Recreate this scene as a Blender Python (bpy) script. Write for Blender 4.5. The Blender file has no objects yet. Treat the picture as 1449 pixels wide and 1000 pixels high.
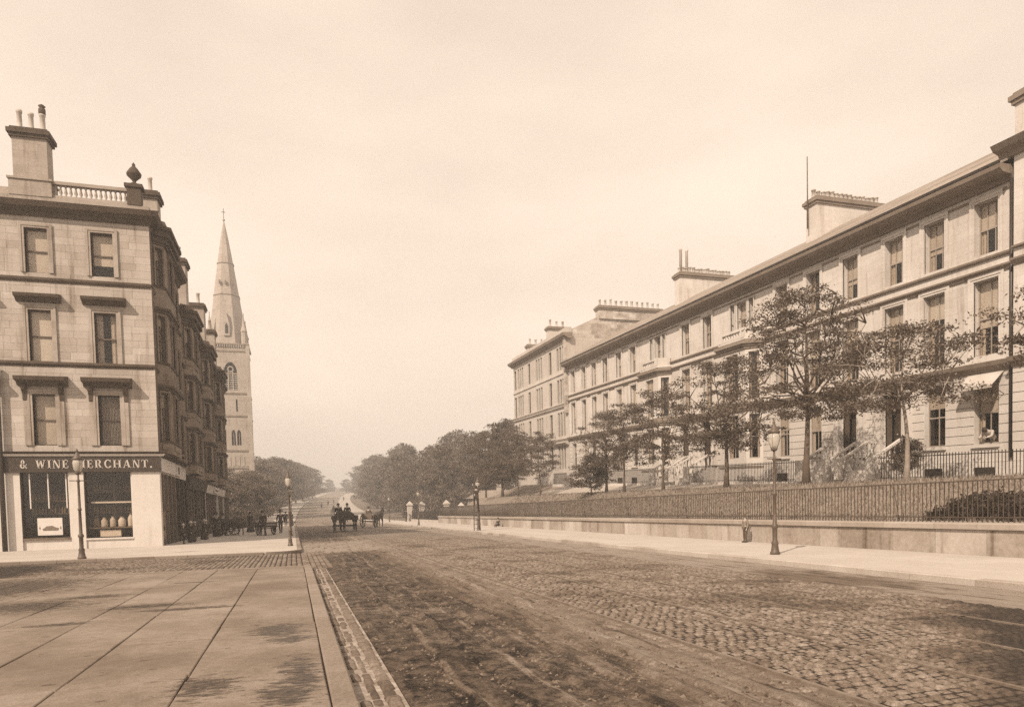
import bpy, bmesh, math, random
from mathutils import Vector, Matrix
rnd = random.Random(11)
sc = bpy.context.scene
COL = sc.collection

# ------------------------------------------------------------------ camera
def make_camera():
    yaw, pitch, roll, fpx = .297755, -.0407177, -.0240551, 1004.79
    f = Vector((math.sin(yaw)*math.cos(pitch), math.cos(yaw)*math.cos(pitch), math.sin(pitch)))
    r = Vector((math.cos(yaw), -math.sin(yaw), 0)); u = r.cross(f)
    c, s = math.cos(roll), math.sin(roll)
    r2 = r*c + u*s; u2 = u*c - r*s
    cd = bpy.data.cameras.new('camera'); co = bpy.data.objects.new('camera', cd); COL.objects.link(co)
    m = Matrix(((r2.x, u2.x, -f.x, 0), (r2.y, u2.y, -f.y, 0), (r2.z, u2.z, -f.z, 1.62), (0, 0, 0, 1)))
    co.matrix_world = m
    cd.sensor_width = 36; cd.sensor_fit = 'HORIZONTAL'; cd.lens = 36*fpx/1449
    cd.shift_y = 260.5/1449; cd.clip_end = 4000; cd.clip_start = .1
    sc.camera = co
make_camera()

# ------------------------------------------------------------------ sky, sun, exposure
TO_SUN = Vector((-1.15, -1.0, 1.27)).normalized()
def make_light():
    w = bpy.data.worlds.new('World'); sc.world = w; w.use_nodes = True
    nt = w.node_tree; nt.nodes.clear()
    N = nt.nodes.new; L = nt.links.new
    sky = N('ShaderNodeTexSky'); sky.sky_type = 'NISHITA'; sky.sun_disc = False
    sky.sun_elevation = math.asin(TO_SUN.z); sky.sun_rotation = math.atan2(TO_SUN.x, TO_SUN.y) % (2*math.pi)
    sky.air_density = 1.2; sky.dust_density = 3
    bw = N('ShaderNodeRGBToBW'); L(sky.outputs[0], bw.inputs[0])
    # thin even veil of high cloud over the sky, with faint soft billows
    tc = N('ShaderNodeTexCoord'); mp = N('ShaderNodeMapping'); mp.inputs['Scale'].default_value = (1, 1, 2.6)
    L(tc.outputs['Generated'], mp.inputs[0])
    nz = N('ShaderNodeTexNoise'); nz.inputs['Scale'].default_value = 1.7; nz.inputs['Detail'].default_value = 6
    nz.inputs['Roughness'].default_value = .5; L(mp.outputs[0], nz.inputs['Vector'])
    mr = N('ShaderNodeMapRange'); mr.inputs[1].default_value = .3; mr.inputs[2].default_value = .7
    mr.inputs[3].default_value = 8.4; mr.inputs[4].default_value = 12.0; L(nz.outputs[0], mr.inputs[0])
    mx = N('ShaderNodeMix'); mx.data_type = 'FLOAT'; mx.inputs[0].default_value = .88
    L(bw.outputs[0], mx.inputs[2]); L(mr.outputs[0], mx.inputs[3])
    tint = N('ShaderNodeMix'); tint.data_type = 'RGBA'; tint.blend_type = 'MULTIPLY'; tint.inputs[0].default_value = 1
    L(mx.outputs[0], tint.inputs[6]); tint.inputs[7].default_value = (1.0, .822, .672, 1)
    bg = N('ShaderNodeBackground'); bg.inputs[1].default_value = .1; L(tint.outputs[2], bg.inputs[0])
    out = N('ShaderNodeOutputWorld'); L(bg.outputs[0], out.inputs[0])
    ld = bpy.data.lights.new('sun', 'SUN'); ld.energy = 5.0; ld.angle = math.radians(.6); ld.color = (1, .84, .68)
    lo = bpy.data.objects.new('sun', ld); COL.objects.link(lo); lo.location = (-60, -60, 90)
    lo.rotation_euler = TO_SUN.to_track_quat('Z', 'Y').to_euler()
    vs = sc.view_settings; vs.view_transform = 'Standard'; vs.look = 'None'; vs.gamma = 1; vs.exposure = .12
    vs.use_curve_mapping = False
    cy = sc.cycles; cy.use_denoising = False; cy.max_bounces = 5; cy.diffuse_bounces = 2; cy.glossy_bounces = 2
    cy.transmission_bounces = 2; cy.transparent_max_bounces = 8; cy.volume_bounces = 0; cy.use_adaptive_sampling = True
    cy.adaptive_threshold = .008; cy.caustics_reflective = False; cy.caustics_refractive = False
make_light()

# ------------------------------------------------------------------ materials (all in the tones of a warm brown print)
def sepia_group():
    g = bpy.data.node_groups.new('sepia', 'ShaderNodeTree')
    g.interface.new_socket('Value', in_out='INPUT', socket_type='NodeSocketFloat')
    g.interface.new_socket('Color', in_out='OUTPUT', socket_type='NodeSocketColor')
    N = g.nodes.new; L = g.links.new
    i = N('NodeGroupInput'); o = N('NodeGroupOutput'); cb = N('ShaderNodeCombineColor')
    cl = N('ShaderNodeMath'); cl.operation = 'MAXIMUM'; L(i.outputs[0], cl.inputs[0]); cl.inputs[1].default_value = .004
    def ch(p, q, k):
        a = N('ShaderNodeMath'); a.operation = 'POWER'; L(cl.outputs[0], a.inputs[0]); a.inputs[1].default_value = p
        b = N('ShaderNodeMath'); b.operation = 'DIVIDE'; L(cl.outputs[0], b.inputs[0]); b.inputs[1].default_value = q
        m = N('ShaderNodeMath'); m.operation = 'MAXIMUM'; L(a.outputs[0], m.inputs[0]); L(b.outputs[0], m.inputs[1])
        L(m.outputs[0], cb.inputs[k])
    L(cl.outputs[0], cb.inputs[0]); ch(1.14, 1.36, 1); ch(1.28, 1.85, 2)
    L(cb.outputs[0], o.inputs[0])
    return g
SEP = sepia_group()

class NT:
    """small helper for material graphs driven by one grey value"""
    def __init__(s, name):
        s.m = bpy.data.materials.new(name); s.m.use_nodes = True; s.t = s.m.node_tree
        s.t.nodes.clear(); s.pos = s.N('ShaderNodeNewGeometry')
    def N(s, k): return s.t.nodes.new(k)
    def L(s, a, b): s.t.links.new(a, b)
    def math(s, op, a, b=None, c=None, clamp=False):
        n = s.N('ShaderNodeMath'); n.operation = op; n.use_clamp = clamp
        for i, v in enumerate((a, b, c)):
            if v is None: continue
            if isinstance(v, (int, float)): n.inputs[i].default_value = v
            else: s.L(v, n.inputs[i])
        return n.outputs[0]
    def mapped(s, scale):
        n = s.N('ShaderNodeMapping'); n.inputs['Scale'].default_value = scale
        s.L(s.pos.outputs['Position'], n.inputs[0]); return n.outputs[0]
    def noise(s, scale, detail=4, rough=.55, vec=None):
        n = s.N('ShaderNodeTexNoise'); n.inputs['Scale'].default_value = scale; n.inputs['Detail'].default_value = detail
        n.inputs['Roughness'].default_value = rough
        s.L(vec or s.pos.outputs['Position'], n.inputs['Vector']); return n.outputs[0]
    def ramp(s, v, a, b, lo=0., hi=1.):
        n = s.N('ShaderNodeMapRange'); n.interpolation_type = 'SMOOTHSTEP'
        for i, k in ((1, a), (2, b), (3, lo), (4, hi)): n.inputs[i].default_value = k
        s.L(v, n.inputs[0]); return n.outputs[0]
    def mix(s, f, a, b):
        n = s.N('ShaderNodeMix'); n.data_type = 'FLOAT'
        for i, v in ((0, f), (2, a), (3, b)):
            if isinstance(v, (int, float)): n.inputs[i].default_value = v
            else: s.L(v, n.inputs[i])
        return n.outputs[0]
    def xyz(s):
        n = s.N('ShaderNodeSeparateXYZ'); s.L(s.pos.outputs['Position'], n.inputs[0]); return n.outputs
    def rand(s):
        o = s.N('ShaderNodeObjectInfo')
        return s.math('FRACT', s.math('ADD', s.pos.outputs['Random Per Island'], o.outputs['Random']))
    def done(s, val, rough=.85, bump=None, spec=.3, metal=0., bump_dist=.02):
        g = s.N('ShaderNodeGroup'); g.node_tree = SEP
        if isinstance(val, (int, float)): g.inputs[0].default_value = val
        else: s.L(val, g.inputs[0])
        b = s.N('ShaderNodeBsdfPrincipled'); s.L(g.outputs[0], b.inputs['Base Color'])
        if isinstance(rough, (int, float)): b.inputs['Roughness'].default_value = rough
        else: s.L(rough, b.inputs['Roughness'])
        b.inputs['Specular IOR Level'].default_value = spec; b.inputs['Metallic'].default_value = metal
        if bump:
            k = s.N('ShaderNodeBump'); k.inputs['Strength'].default_value = bump[1]; k.inputs['Distance'].default_value = bump_dist
            s.L(bump[0], k.inputs['Height']); s.L(k.outputs[0], b.inputs['Normal'])
        o = s.N('ShaderNodeOutputMaterial'); s.L(b.outputs[0], o.inputs[0])
        s.bsdf = b
        return s.m

def simple(name, v, rough=.85, nz=((1.5, .12), (9, .12)), var=0., bump=(25, .3), spec=.3, streak=0., metal=0., blocks=None):
    t = NT(name); f = None
    tot = 1.0
    cur = None
    for sc_, amp in nz:
        n = t.math('MULTIPLY_ADD', t.noise(sc_), 2*amp*1.6, -amp*1.6)
        cur = n if cur is None else t.math('ADD', cur, n)
    if var:
        n = t.math('MULTIPLY_ADD', t.rand(), 2*var, -var)
        cur = n if cur is None else t.math('ADD', cur, n)
    if streak:   # rain and soot streaks running down a face
        n = t.ramp(t.noise(1, 5, .6, t.mapped((2.6, 2.6, .22))), .52, .75, 0, -streak)
        cur = n if cur is None else t.math('ADD', cur, n)
    jb = None
    if blocks:   # ashlar too fine or too far to model: tone per block and hairline joints
        x_, y_, z_ = t.xyz(); cv = t.N('ShaderNodeCombineXYZ'); t.L(t.math('ADD', x_, y_), cv.inputs[0]); t.L(z_, cv.inputs[1])
        br = t.N('ShaderNodeTexBrick'); br.inputs['Scale'].default_value = 1.; br.inputs['Brick Width'].default_value = blocks[0]; br.inputs['Row Height'].default_value = blocks[1]
        br.inputs['Mortar Size'].default_value = .008; br.inputs['Color1'].default_value = (0, 0, 0, 1); br.inputs['Color2'].default_value = (1, 1, 1, 1); br.inputs['Mortar'].default_value = (.5, .5, .5, 1)
        t.L(cv.outputs[0], br.inputs['Vector']); bw = t.N('ShaderNodeRGBToBW'); t.L(br.outputs['Color'], bw.inputs[0])
        n = t.math('SUBTRACT', t.math('MULTIPLY_ADD', bw.outputs[0], 2*blocks[2], -blocks[2]), t.math('MULTIPLY', br.outputs['Fac'], .14)); cur = n if cur is None else t.math('ADD', cur, n)
    val = v if cur is None else t.math('MULTIPLY', t.math('ADD', cur, 1.0), v)
    bp = None
    if bump: bp = (t.noise(bump[0], 6, .65), bump[1])
    return t.done(val, rough, bp, spec, metal)

MAT = {}
def mats():
    M = MAT
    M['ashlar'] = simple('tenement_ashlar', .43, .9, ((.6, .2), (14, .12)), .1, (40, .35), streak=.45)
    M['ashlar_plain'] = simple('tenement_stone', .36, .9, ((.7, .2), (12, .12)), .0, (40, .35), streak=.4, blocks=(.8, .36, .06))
    M['ashlar_dark'] = simple('sooted_shaded_stone', .085, .9, ((1.2, .25), (9, .16)), .08, (40, .4), streak=.35)  # soot, taken darker to put shadow under hoods and cornices into the colour
    M['ashlar_side'] = simple('shaded_side_stone', .21, .9, ((.6, .22), (9, .15)), .1, (40, .35), streak=.35, blocks=(.9, .36, .1))  # darker copy of the tenement stone; the street face's shade put in its colour
    M['mortar'] = simple('mortar', .13, .95)
    M['terrace'] = simple('terrace_stone', .58, .9, ((.5, .13), (11, .09)), .05, (40, .25), streak=.26, blocks=(.85, .36, .03))
    M['terrace_course'] = simple('rusticated_stone', .56, .9, ((.5, .1), (11, .08)), .05, (40, .3), streak=.14)
    M['terrace_dark'] = simple('sooted_shaded_moulding', .22, .9, ((.8, .2), (9, .14)), .05, (40, .3), streak=.2)  # soot tone deepened so eaves soffit and mouldings carry painted shade
    M['joint'] = simple('recessed_joint', .12, .95)
    M['far_stone'] = simple('pale_far_stone', .5, .9, ((.4, .1), (6, .08)), .04, None, streak=.16, blocks=(.9, .4, .03))
    M['rubble'] = simple('rubble_gable', .42, .95, ((.9, .3), (3, .25)), .05, (12, .5), blocks=(.8, .4, .22))
    M['church'] = simple('church_stone', .36, .9, ((.3, .18), (3, .14)), .0, None, streak=.25, blocks=(1.0, .45, .05))
    M['slate'] = simple('roof_slate', .3, .7, ((.7, .2), (8, .2)), .15, (20, .3))
    M['paint_white'] = simple('pale_paint', .62, .5, ((2, .06),), .03, None)
    M['paint_stone'] = simple('painted_shopfront', .58, .6, ((.8, .08), (7, .05)), 0, (30, .1), streak=.12)
    M['sash'] = simple('sash_paint', .33, .5, ((3, .1),), .1, None)
    M['sash_dark'] = simple('dark_sash_paint', .12, .5, ((3, .1),), .1, None)
    M['blind'] = simple('holland_blind', .66, .9, ((2, .12),), .16, None)
    M['curtain'] = simple('lace_curtain', .52, .9, ((4, .2),), .1, None)
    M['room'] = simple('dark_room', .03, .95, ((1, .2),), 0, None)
    M['door'] = simple('dark_varnished_door', .06, .35, ((3, .3),), 0, None, .5)
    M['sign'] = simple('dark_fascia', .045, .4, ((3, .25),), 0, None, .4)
    M['letter'] = simple('gilt_letter', .5, .4, ((5, .1),), .05, None, .5)
    M['iron'] = simple('painted_iron', .035, .45, ((6, .4),), 0, None, .5)
    M['rail_iron'] = simple('railing_iron', .07, .5, ((2, .4), (20, .3)), .25, None, .5)
    M['lamp_iron'] = simple('lamp_iron', .10, .5, ((5, .4), (30, .2)), 0, (60, .2), .5)
    M['pot'] = simple('chimney_clay', .45, .85, ((2, .2),), .15, None)
    M['kerb'] = simple('granite_kerb', .24, .85, ((1.2, .18), (30, .25)), .14, (60, .5))
    M['kerb_right'] = simple('granite_kerb_pale', .40, .85, ((.8, .25), (30, .2)), .14, (60, .5))
    M['sett'] = sett_mat('granite_sett', .19)
    M['gutter'] = sett_mat('gutter_sett', .17)
    M['gutter_mortar'] = simple('gutter_mortar', .3, .9, ((3, .5), (14, .5)), 0, (30, .6))
    M['steel'] = simple('worn_rail', .19, .5, ((3, .3), (20, .3)), 0, None, .4)
    M['wallstone'] = simple('retaining_stone', .40, .9, ((.7, .26), (8, .16)), .24, (30, .35), streak=.4)
    M['coping'] = simple('coping_stone', .34, .9, ((.7, .14), (8, .12)), .1, (30, .35))
    M['flag_right'] = simple('pale_flag', .47, .9, ((.6, .07), (10, .06)), .05, (40, .2))
    M['flag_left'] = simple('corner_flag', .44, .9, ((.5, .12), (8, .08)), .06, (40, .2))
    M['gravel'] = simple('drive_gravel', .40, .95, ((.6, .12), (25, .14)), 0, (60, .4))
    M['earth'] = simple('ground_earth', .17, .95, ((.15, .2), (2, .2)), 0, (8, .3))
    M['bark'] = simple('bark', .12, .9, ((4, .3), (20, .2)), 0, (30, .6))
    M['bark_pale'] = simple('pale_bark', .3, .9, ((4, .3), (20, .2)), 0, (30, .6))
    M['wood'] = simple('weathered_wood', .14, .8, ((5, .3), (30, .2)), .1, (40, .3))
    M['wood_dark'] = simple('dark_wood', .055, .7, ((5, .3),), .1, (40, .3))
    M['canvas'] = simple('pale_canvas', .5, .9, ((2, .15),), .05, None)
    M['cloth'] = simple('dark_cloth', .05, .95, ((7, .3),), .2, None)
    M['cloth_mid'] = simple('brown_cloth', .11, .95, ((7, .3),), .2, None)
    M['cloth_pale'] = simple('pale_cloth', .5, .95, ((7, .15),), .1, None)
    M['cloth_grey'] = simple('grey_cloth', .2, .95, ((7, .2),), .1, None)
    M['skin'] = simple('skin', .42, .6, ((9, .08),), 0, None)
    M['hair'] = simple('hair', .04, .7, ((20, .3),), 0, None)
    M['horse'] = simple('horse_coat', .06, .6, ((3, .3),), 0, None)
    M['ware'] = simple('stoneware', .5, .5, ((6, .15),), .1, None)
    M['leaf'] = leaf_mat('elm_leaf', .16)
    M['leaf_far'] = leaf_mat('dense_leaf', .19)
    M['leaf_dark'] = leaf_mat('privet_leaf', .06)
    M['leaf_pale'] = leaf_mat('pale_leaf', .14)
    M['glass'] = glass_mat('window_glass', .9, .10)
    M['shopglass'] = glass_mat('shop_glass', .95, .10)
    M['lampglass'] = glass_mat('lamp_glass', .75, .35, .5)
    M['road'] = road_mat(); M['slab'] = slab_mat(); M['grass'] = grass_mat()
    M['settbed'] = simple('sett_bed', .035, .95, ((2, .3), (20, .3)), 0, (40, .5))
    M['farsett'] = farsett_mat()
    M['dust'] = simple('dusty_channel', .34, .95, ((.5, .2), (5, .12)), 0, (40, .3))
    M['chip'] = simple('road_metal', .13, .9, ((3, .2),), .6, None)
    M['blade'] = leaf_mat('grass_blade', .27)

def leaf_mat(name, v):
    t = NT(name)
    val = t.math('MULTIPLY', t.math('MULTIPLY_ADD', t.rand(), .9, .55), v)
    m = t.done(val, .6, None, .3)
    tr = t.N('ShaderNodeBsdfTranslucent'); mx = t.N('ShaderNodeMixShader'); mx.inputs[0].default_value = .28
    g = t.N('ShaderNodeGroup'); g.node_tree = SEP; t.L(val, g.inputs[0]); t.L(g.outputs[0], tr.inputs[0])
    o = [n for n in t.t.nodes if n.type == 'OUTPUT_MATERIAL'][0]
    t.L(t.bsdf.outputs[0], mx.inputs[1]); t.L(tr.outputs[0], mx.inputs[2]); t.L(mx.outputs[0], o.inputs[0])
    return m

def glass_mat(name, clear, gloss, milk=0.):
    t = NT(name)
    tr = t.N('ShaderNodeBsdfTransparent'); tr.inputs[0].default_value = (clear, clear*.97, clear*.93, 1)
    gl = t.N('ShaderNodeBsdfGlossy'); gl.inputs['Roughness'].default_value = .05; gl.inputs[0].default_value = (.9, .9, .9, 1)
    lw = t.N('ShaderNodeLayerWeight'); lw.inputs[0].default_value = .5
    refl = t.math('MULTIPLY_ADD', t.math('POWER', lw.outputs['Facing'], 4.), .5, .02 + gloss*.1)
    wob = t.N('ShaderNodeBump'); wob.inputs['Strength'].default_value = .25; wob.inputs['Distance'].default_value = .02
    t.L(t.noise(1.7, 2), wob.inputs['Height']); t.L(wob.outputs[0], gl.inputs['Normal'])
    mx = t.N('ShaderNodeMixShader'); t.L(refl, mx.inputs[0])
    t.L(tr.outputs[0], mx.inputs[1]); t.L(gl.outputs[0], mx.inputs[2])
    out = mx
    if milk:
        d = t.N('ShaderNodeBsdfDiffuse'); d.inputs[0].default_value = (.75, .7, .62, 1)
        m2 = t.N('ShaderNodeMixShader'); m2.inputs[0].default_value = milk
        t.L(mx.outputs[0], m2.inputs[1]); t.L(d.outputs[0], m2.inputs[2]); out = m2
    o = t.N('ShaderNodeOutputMaterial'); t.L(out.outputs[0], o.inputs[0])
    return t.m

def sett_mat(name, v):
    t = NT(name); x, y, z = t.xyz()
    base = t.math('MULTIPLY', t.math('MULTIPLY_ADD', t.rand(), .55, .72), v)
    base = t.math('MULTIPLY', base, t.ramp(t.noise(30, 5, .7), .3, .7, .6, 1.35))
    # oil and mud in broad patches; near right corner painted darker as well
    mud = t.ramp(t.noise(.45, 5, .6), .5, .66, 0, .55)
    dark_areas = t.math('MULTIPLY', t.ramp(t.math('ADD', t.math('SUBTRACT', x, t.math('MULTIPLY', y, 1.02)), t.math('MULTIPLY', t.noise(.9), 2.2)), 1.3, 2.7), t.ramp(y, 11.5, 7.5))
    dx = t.math('DIVIDE', t.math('SUBTRACT', x, -9.6), 2.4); dy = t.math('DIVIDE', t.math('SUBTRACT', y, 25.4), 4.6)     # dark patch painted in place of a blurred dark mass
    dd = t.math('ADD', t.math('SQRT', t.math('ADD', t.math('MULTIPLY', dx, dx), t.math('MULTIPLY', dy, dy))), t.math('MULTIPLY_ADD', t.noise(1.2, 5), .8, -.4))
    dark_areas = t.math('MAXIMUM', dark_areas, t.ramp(dd, 1.15, .7))
    k = t.math('SUBTRACT', 1., t.math('MAXIMUM', mud, t.math('MULTIPLY', dark_areas, .8)))
    return t.done(t.math('MULTIPLY', base, k), .75, (t.noise(45, 5), .5), .4)

def farsett_mat():
    t = NT('distant_setts')
    br = t.N('ShaderNodeTexBrick'); br.inputs['Scale'].default_value = 1.0
    br.inputs['Brick Width'].default_value = .2; br.inputs['Row Height'].default_value = .125; br.inputs['Mortar Size'].default_value = .016
    br.inputs['Color1'].default_value = (.2, .2, .2, 1); br.inputs['Color2'].default_value = (.27, .27, .27, 1)
    br.inputs['Mortar'].default_value = (.075, .075, .075, 1)
    t.L(t.pos.outputs['Position'], br.inputs['Vector'])
    bw = t.N('ShaderNodeRGBToBW'); t.L(br.outputs[0], bw.inputs[0])
    v = t.math('MULTIPLY', bw.outputs[0], t.ramp(t.noise(.4, 5), .35, .65, .8, 1.15))
    return t.done(v, .8, (bw.outputs[0], .5), .3)

def road_mat():
    t = NT('mud_macadam'); x, y, z = t.xyz()
    a = t.noise(2.6, 9, .72); b = t.noise(14, 9, .75); c = t.noise(.5, 5, .6); e = t.noise(48, 4, .7)
    st = t.noise(1, 7, .68, t.mapped((5.5, .55, 1)))         # wheel streaks along the street
    v = t.math('MULTIPLY', t.ramp(a, .36, .66), .15)
    v = t.math('ADD', v, t.math('MULTIPLY_ADD', b, .44, -.2))
    v = t.math('ADD', v, t.math('MULTIPLY_ADD', e, .3, -.135))
    v = t.math('ADD', v, t.math('MULTIPLY', t.ramp(st, .52, .72), .12))
    v = t.math('SUBTRACT', v, t.math('MULTIPLY', t.ramp(st, .46, .3), .07))
    v = t.math('ADD', v, t.math('MULTIPLY', t.ramp(t.noise(1.5, 7, .75), .58, .68), .2))   # dried pale crusts
    v = t.math('MULTIPLY', v, t.ramp(c, .3, .7, .65, 1.25))
    wv = t.math('MULTIPLY_ADD', t.noise(1, 3, .5, t.mapped((.1, .22, 1))), .7, -.35); brk = t.noise(1, 6, .7, t.mapped((9, 1.1, 1)))
    for cx, hw, gain in ((3.58, .09, .26), (2.2, .06, .16), (1.5, .05, .12), (2.8, .06, -.14), (3.12, .05, -.12), (1.85, .05, -.1)):     # wheel tracks: pale dry ridges, dark wet grooves
        dk = t.math('ABSOLUTE', t.math('SUBTRACT', t.math('ADD', x, wv), cx))
        v = t.math('ADD', v, t.math('MULTIPLY', t.math('MULTIPLY', t.ramp(dk, hw, hw*.3), t.ramp(brk, .42, .58)), gain))
    v = t.math('MAXIMUM', t.math('MULTIPLY', v, .78), .014)
    # the trodden dry strip near the tramway and the dusty crossing by the corner
    dry = t.math('MULTIPLY', t.ramp(x, 2.2, 3.8), .55)
    wob = t.math('MULTIPLY', t.noise(.35, 4), 5)
    yy = t.math('SUBTRACT', t.math('ADD', y, wob), t.math('MULTIPLY', x, .35))
    cross = t.math('MULTIPLY', t.ramp(yy, 30.5, 32.5), t.ramp(yy, 46, 41))
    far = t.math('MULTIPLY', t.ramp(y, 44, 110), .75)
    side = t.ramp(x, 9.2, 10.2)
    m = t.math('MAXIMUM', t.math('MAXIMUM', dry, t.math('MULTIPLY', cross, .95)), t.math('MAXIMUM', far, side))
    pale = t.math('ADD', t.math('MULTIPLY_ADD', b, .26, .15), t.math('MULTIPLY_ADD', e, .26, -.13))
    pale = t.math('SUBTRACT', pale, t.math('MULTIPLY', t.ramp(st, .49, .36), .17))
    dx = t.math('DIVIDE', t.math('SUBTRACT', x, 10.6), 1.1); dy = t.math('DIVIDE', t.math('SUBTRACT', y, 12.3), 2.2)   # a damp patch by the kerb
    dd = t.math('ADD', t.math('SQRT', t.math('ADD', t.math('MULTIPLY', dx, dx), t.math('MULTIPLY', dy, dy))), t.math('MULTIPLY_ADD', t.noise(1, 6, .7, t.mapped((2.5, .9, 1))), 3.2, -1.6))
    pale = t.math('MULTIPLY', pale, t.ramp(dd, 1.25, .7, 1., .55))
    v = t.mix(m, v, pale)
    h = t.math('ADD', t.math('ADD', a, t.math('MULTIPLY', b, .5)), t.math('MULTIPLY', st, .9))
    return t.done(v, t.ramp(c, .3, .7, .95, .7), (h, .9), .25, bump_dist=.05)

STAINS_AND_DARKS = [(-2.45, 13.3, .75, .35), (-1.7, 12.6, .9, .22), (-.22, 9.7, .38, .62), (-.05, 8.9, .35, .3), (-.8, 6.75, .32, .5), (.0, 6.9, .2, 1.0),
          (-.1, 6.2, .28, .5), (-2.2, 17.6, .5, .16), (-3.3, 11.6, .5, .2), (-3.7, 15.4, .7, .4), (-6.3, 18.6, 2.0, 3.2), (-4.6, 14.2, 1.3, 1.0)]  # stains, but the widest at the left paint in a blurred dark mass
def slab_mat():
    t = NT('worn_flagstone'); x, y, z = t.xyz()
    n1 = t.noise(.55, 5, .6); n2 = t.noise(7, 6, .65); n3 = t.noise(60, 4, .7)
    v = t.math('MULTIPLY', t.math('MULTIPLY_ADD', t.rand(), .14, .93), .225)
    v = t.math('MULTIPLY', v, t.ramp(n1, .3, .7, .76, 1.2))
    v = t.math('MULTIPLY', v, t.ramp(n2, .25, .75, .88, 1.1))
    v = t.math('MULTIPLY', v, t.ramp(n3, .3, .7, .8, 1.16))
    rag = t.noise(1, 10, .82, t.mapped((3.6, 11, 1)))
    brk = t.ramp(t.noise(1, 6, .75, t.mapped((9, 30, 1))), .38, .54, .35, 1.)
    spots = t.ramp(t.noise(1, 4, .6, t.mapped((3, 6, 1))), .65, .7, 0, .5)
    m = t.math('MAXIMUM', spots, t.ramp(t.noise(22, 3, .6), .70, .74, 0, .45))
    for cx, cy, rx, ry in STAINS_AND_DARKS:
        dx = t.math('DIVIDE', t.math('SUBTRACT', x, cx), rx); dy = t.math('DIVIDE', t.math('SUBTRACT', y, cy), ry)
        d = t.math('SQRT', t.math('ADD', t.math('MULTIPLY', dx, dx), t.math('MULTIPLY', dy, dy)))
        d = t.math('ADD', d, t.math('MULTIPLY_ADD', rag, 5.5, -2.6))
        m = t.math('MAXIMUM', m, t.math('MULTIPLY', t.ramp(d, 1.02, .84, 0, .82), brk))
    v = t.math('MULTIPLY', v, t.math('SUBTRACT', 1., m))
    return t.done(v, t.ramp(m, 0, .7, .88, .5), (t.math('ADD', n2, t.math('MULTIPLY', n3, .4)), .25), .3)

def grass_mat():
    t = NT('bank_turf'); n = t.noise(1.2, 5); n2 = t.noise(14, 6, .7)
    v = t.math('MULTIPLY', t.math('MULTIPLY_ADD', n, .16, .17), t.ramp(n2, .3, .7, .7, 1.25))
    return t.done(v, .95, (n2, .6), .2, bump_dist=.05)
mats()

# ------------------------------------------------------------------ building helpers
WM = {}          # world matrices of everything that may be a parent
class Fr:
    """a facade frame: u along the wall, d outwards, z up; k lets the wall climb with the street"""
    def __init__(s, O, U, N, k=0.):
        s.O = Vector(O); s.U = Vector(U).normalized(); s.N = Vector(N).normalized(); s.k = k
    def P(s, u, d, z): return s.O + s.U*u + s.N*d + Vector((0, 0, z + s.k*u))
    def lin(s): return Fr((0, 0, 0), s.U, s.N, s.k)
    def key(s): return (tuple(round(v, 4) for v in s.U), tuple(round(v, 4) for v in s.N), round(s.k, 4))
    def face(s, a, b):
        """frame of the face from (u,d) a to (u,d) b, outward on the right hand of the wall"""
        A = s.P(a[0], a[1], 0); B = s.P(b[0], b[1], 0); v = B - A; ln = math.hypot(v.x, v.y)
        U = Vector((v.x/ln, v.y/ln, 0)); N = Vector((U.y, -U.x, 0))
        if N.dot(s.N) < 0 and abs(N.dot(s.N)) > 1e-6: N = -N
        return Fr(A, U, N, v.z/ln), ln
WORLD = Fr((0, 0, 0), (1, 0, 0), (0, 1, 0))

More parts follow.
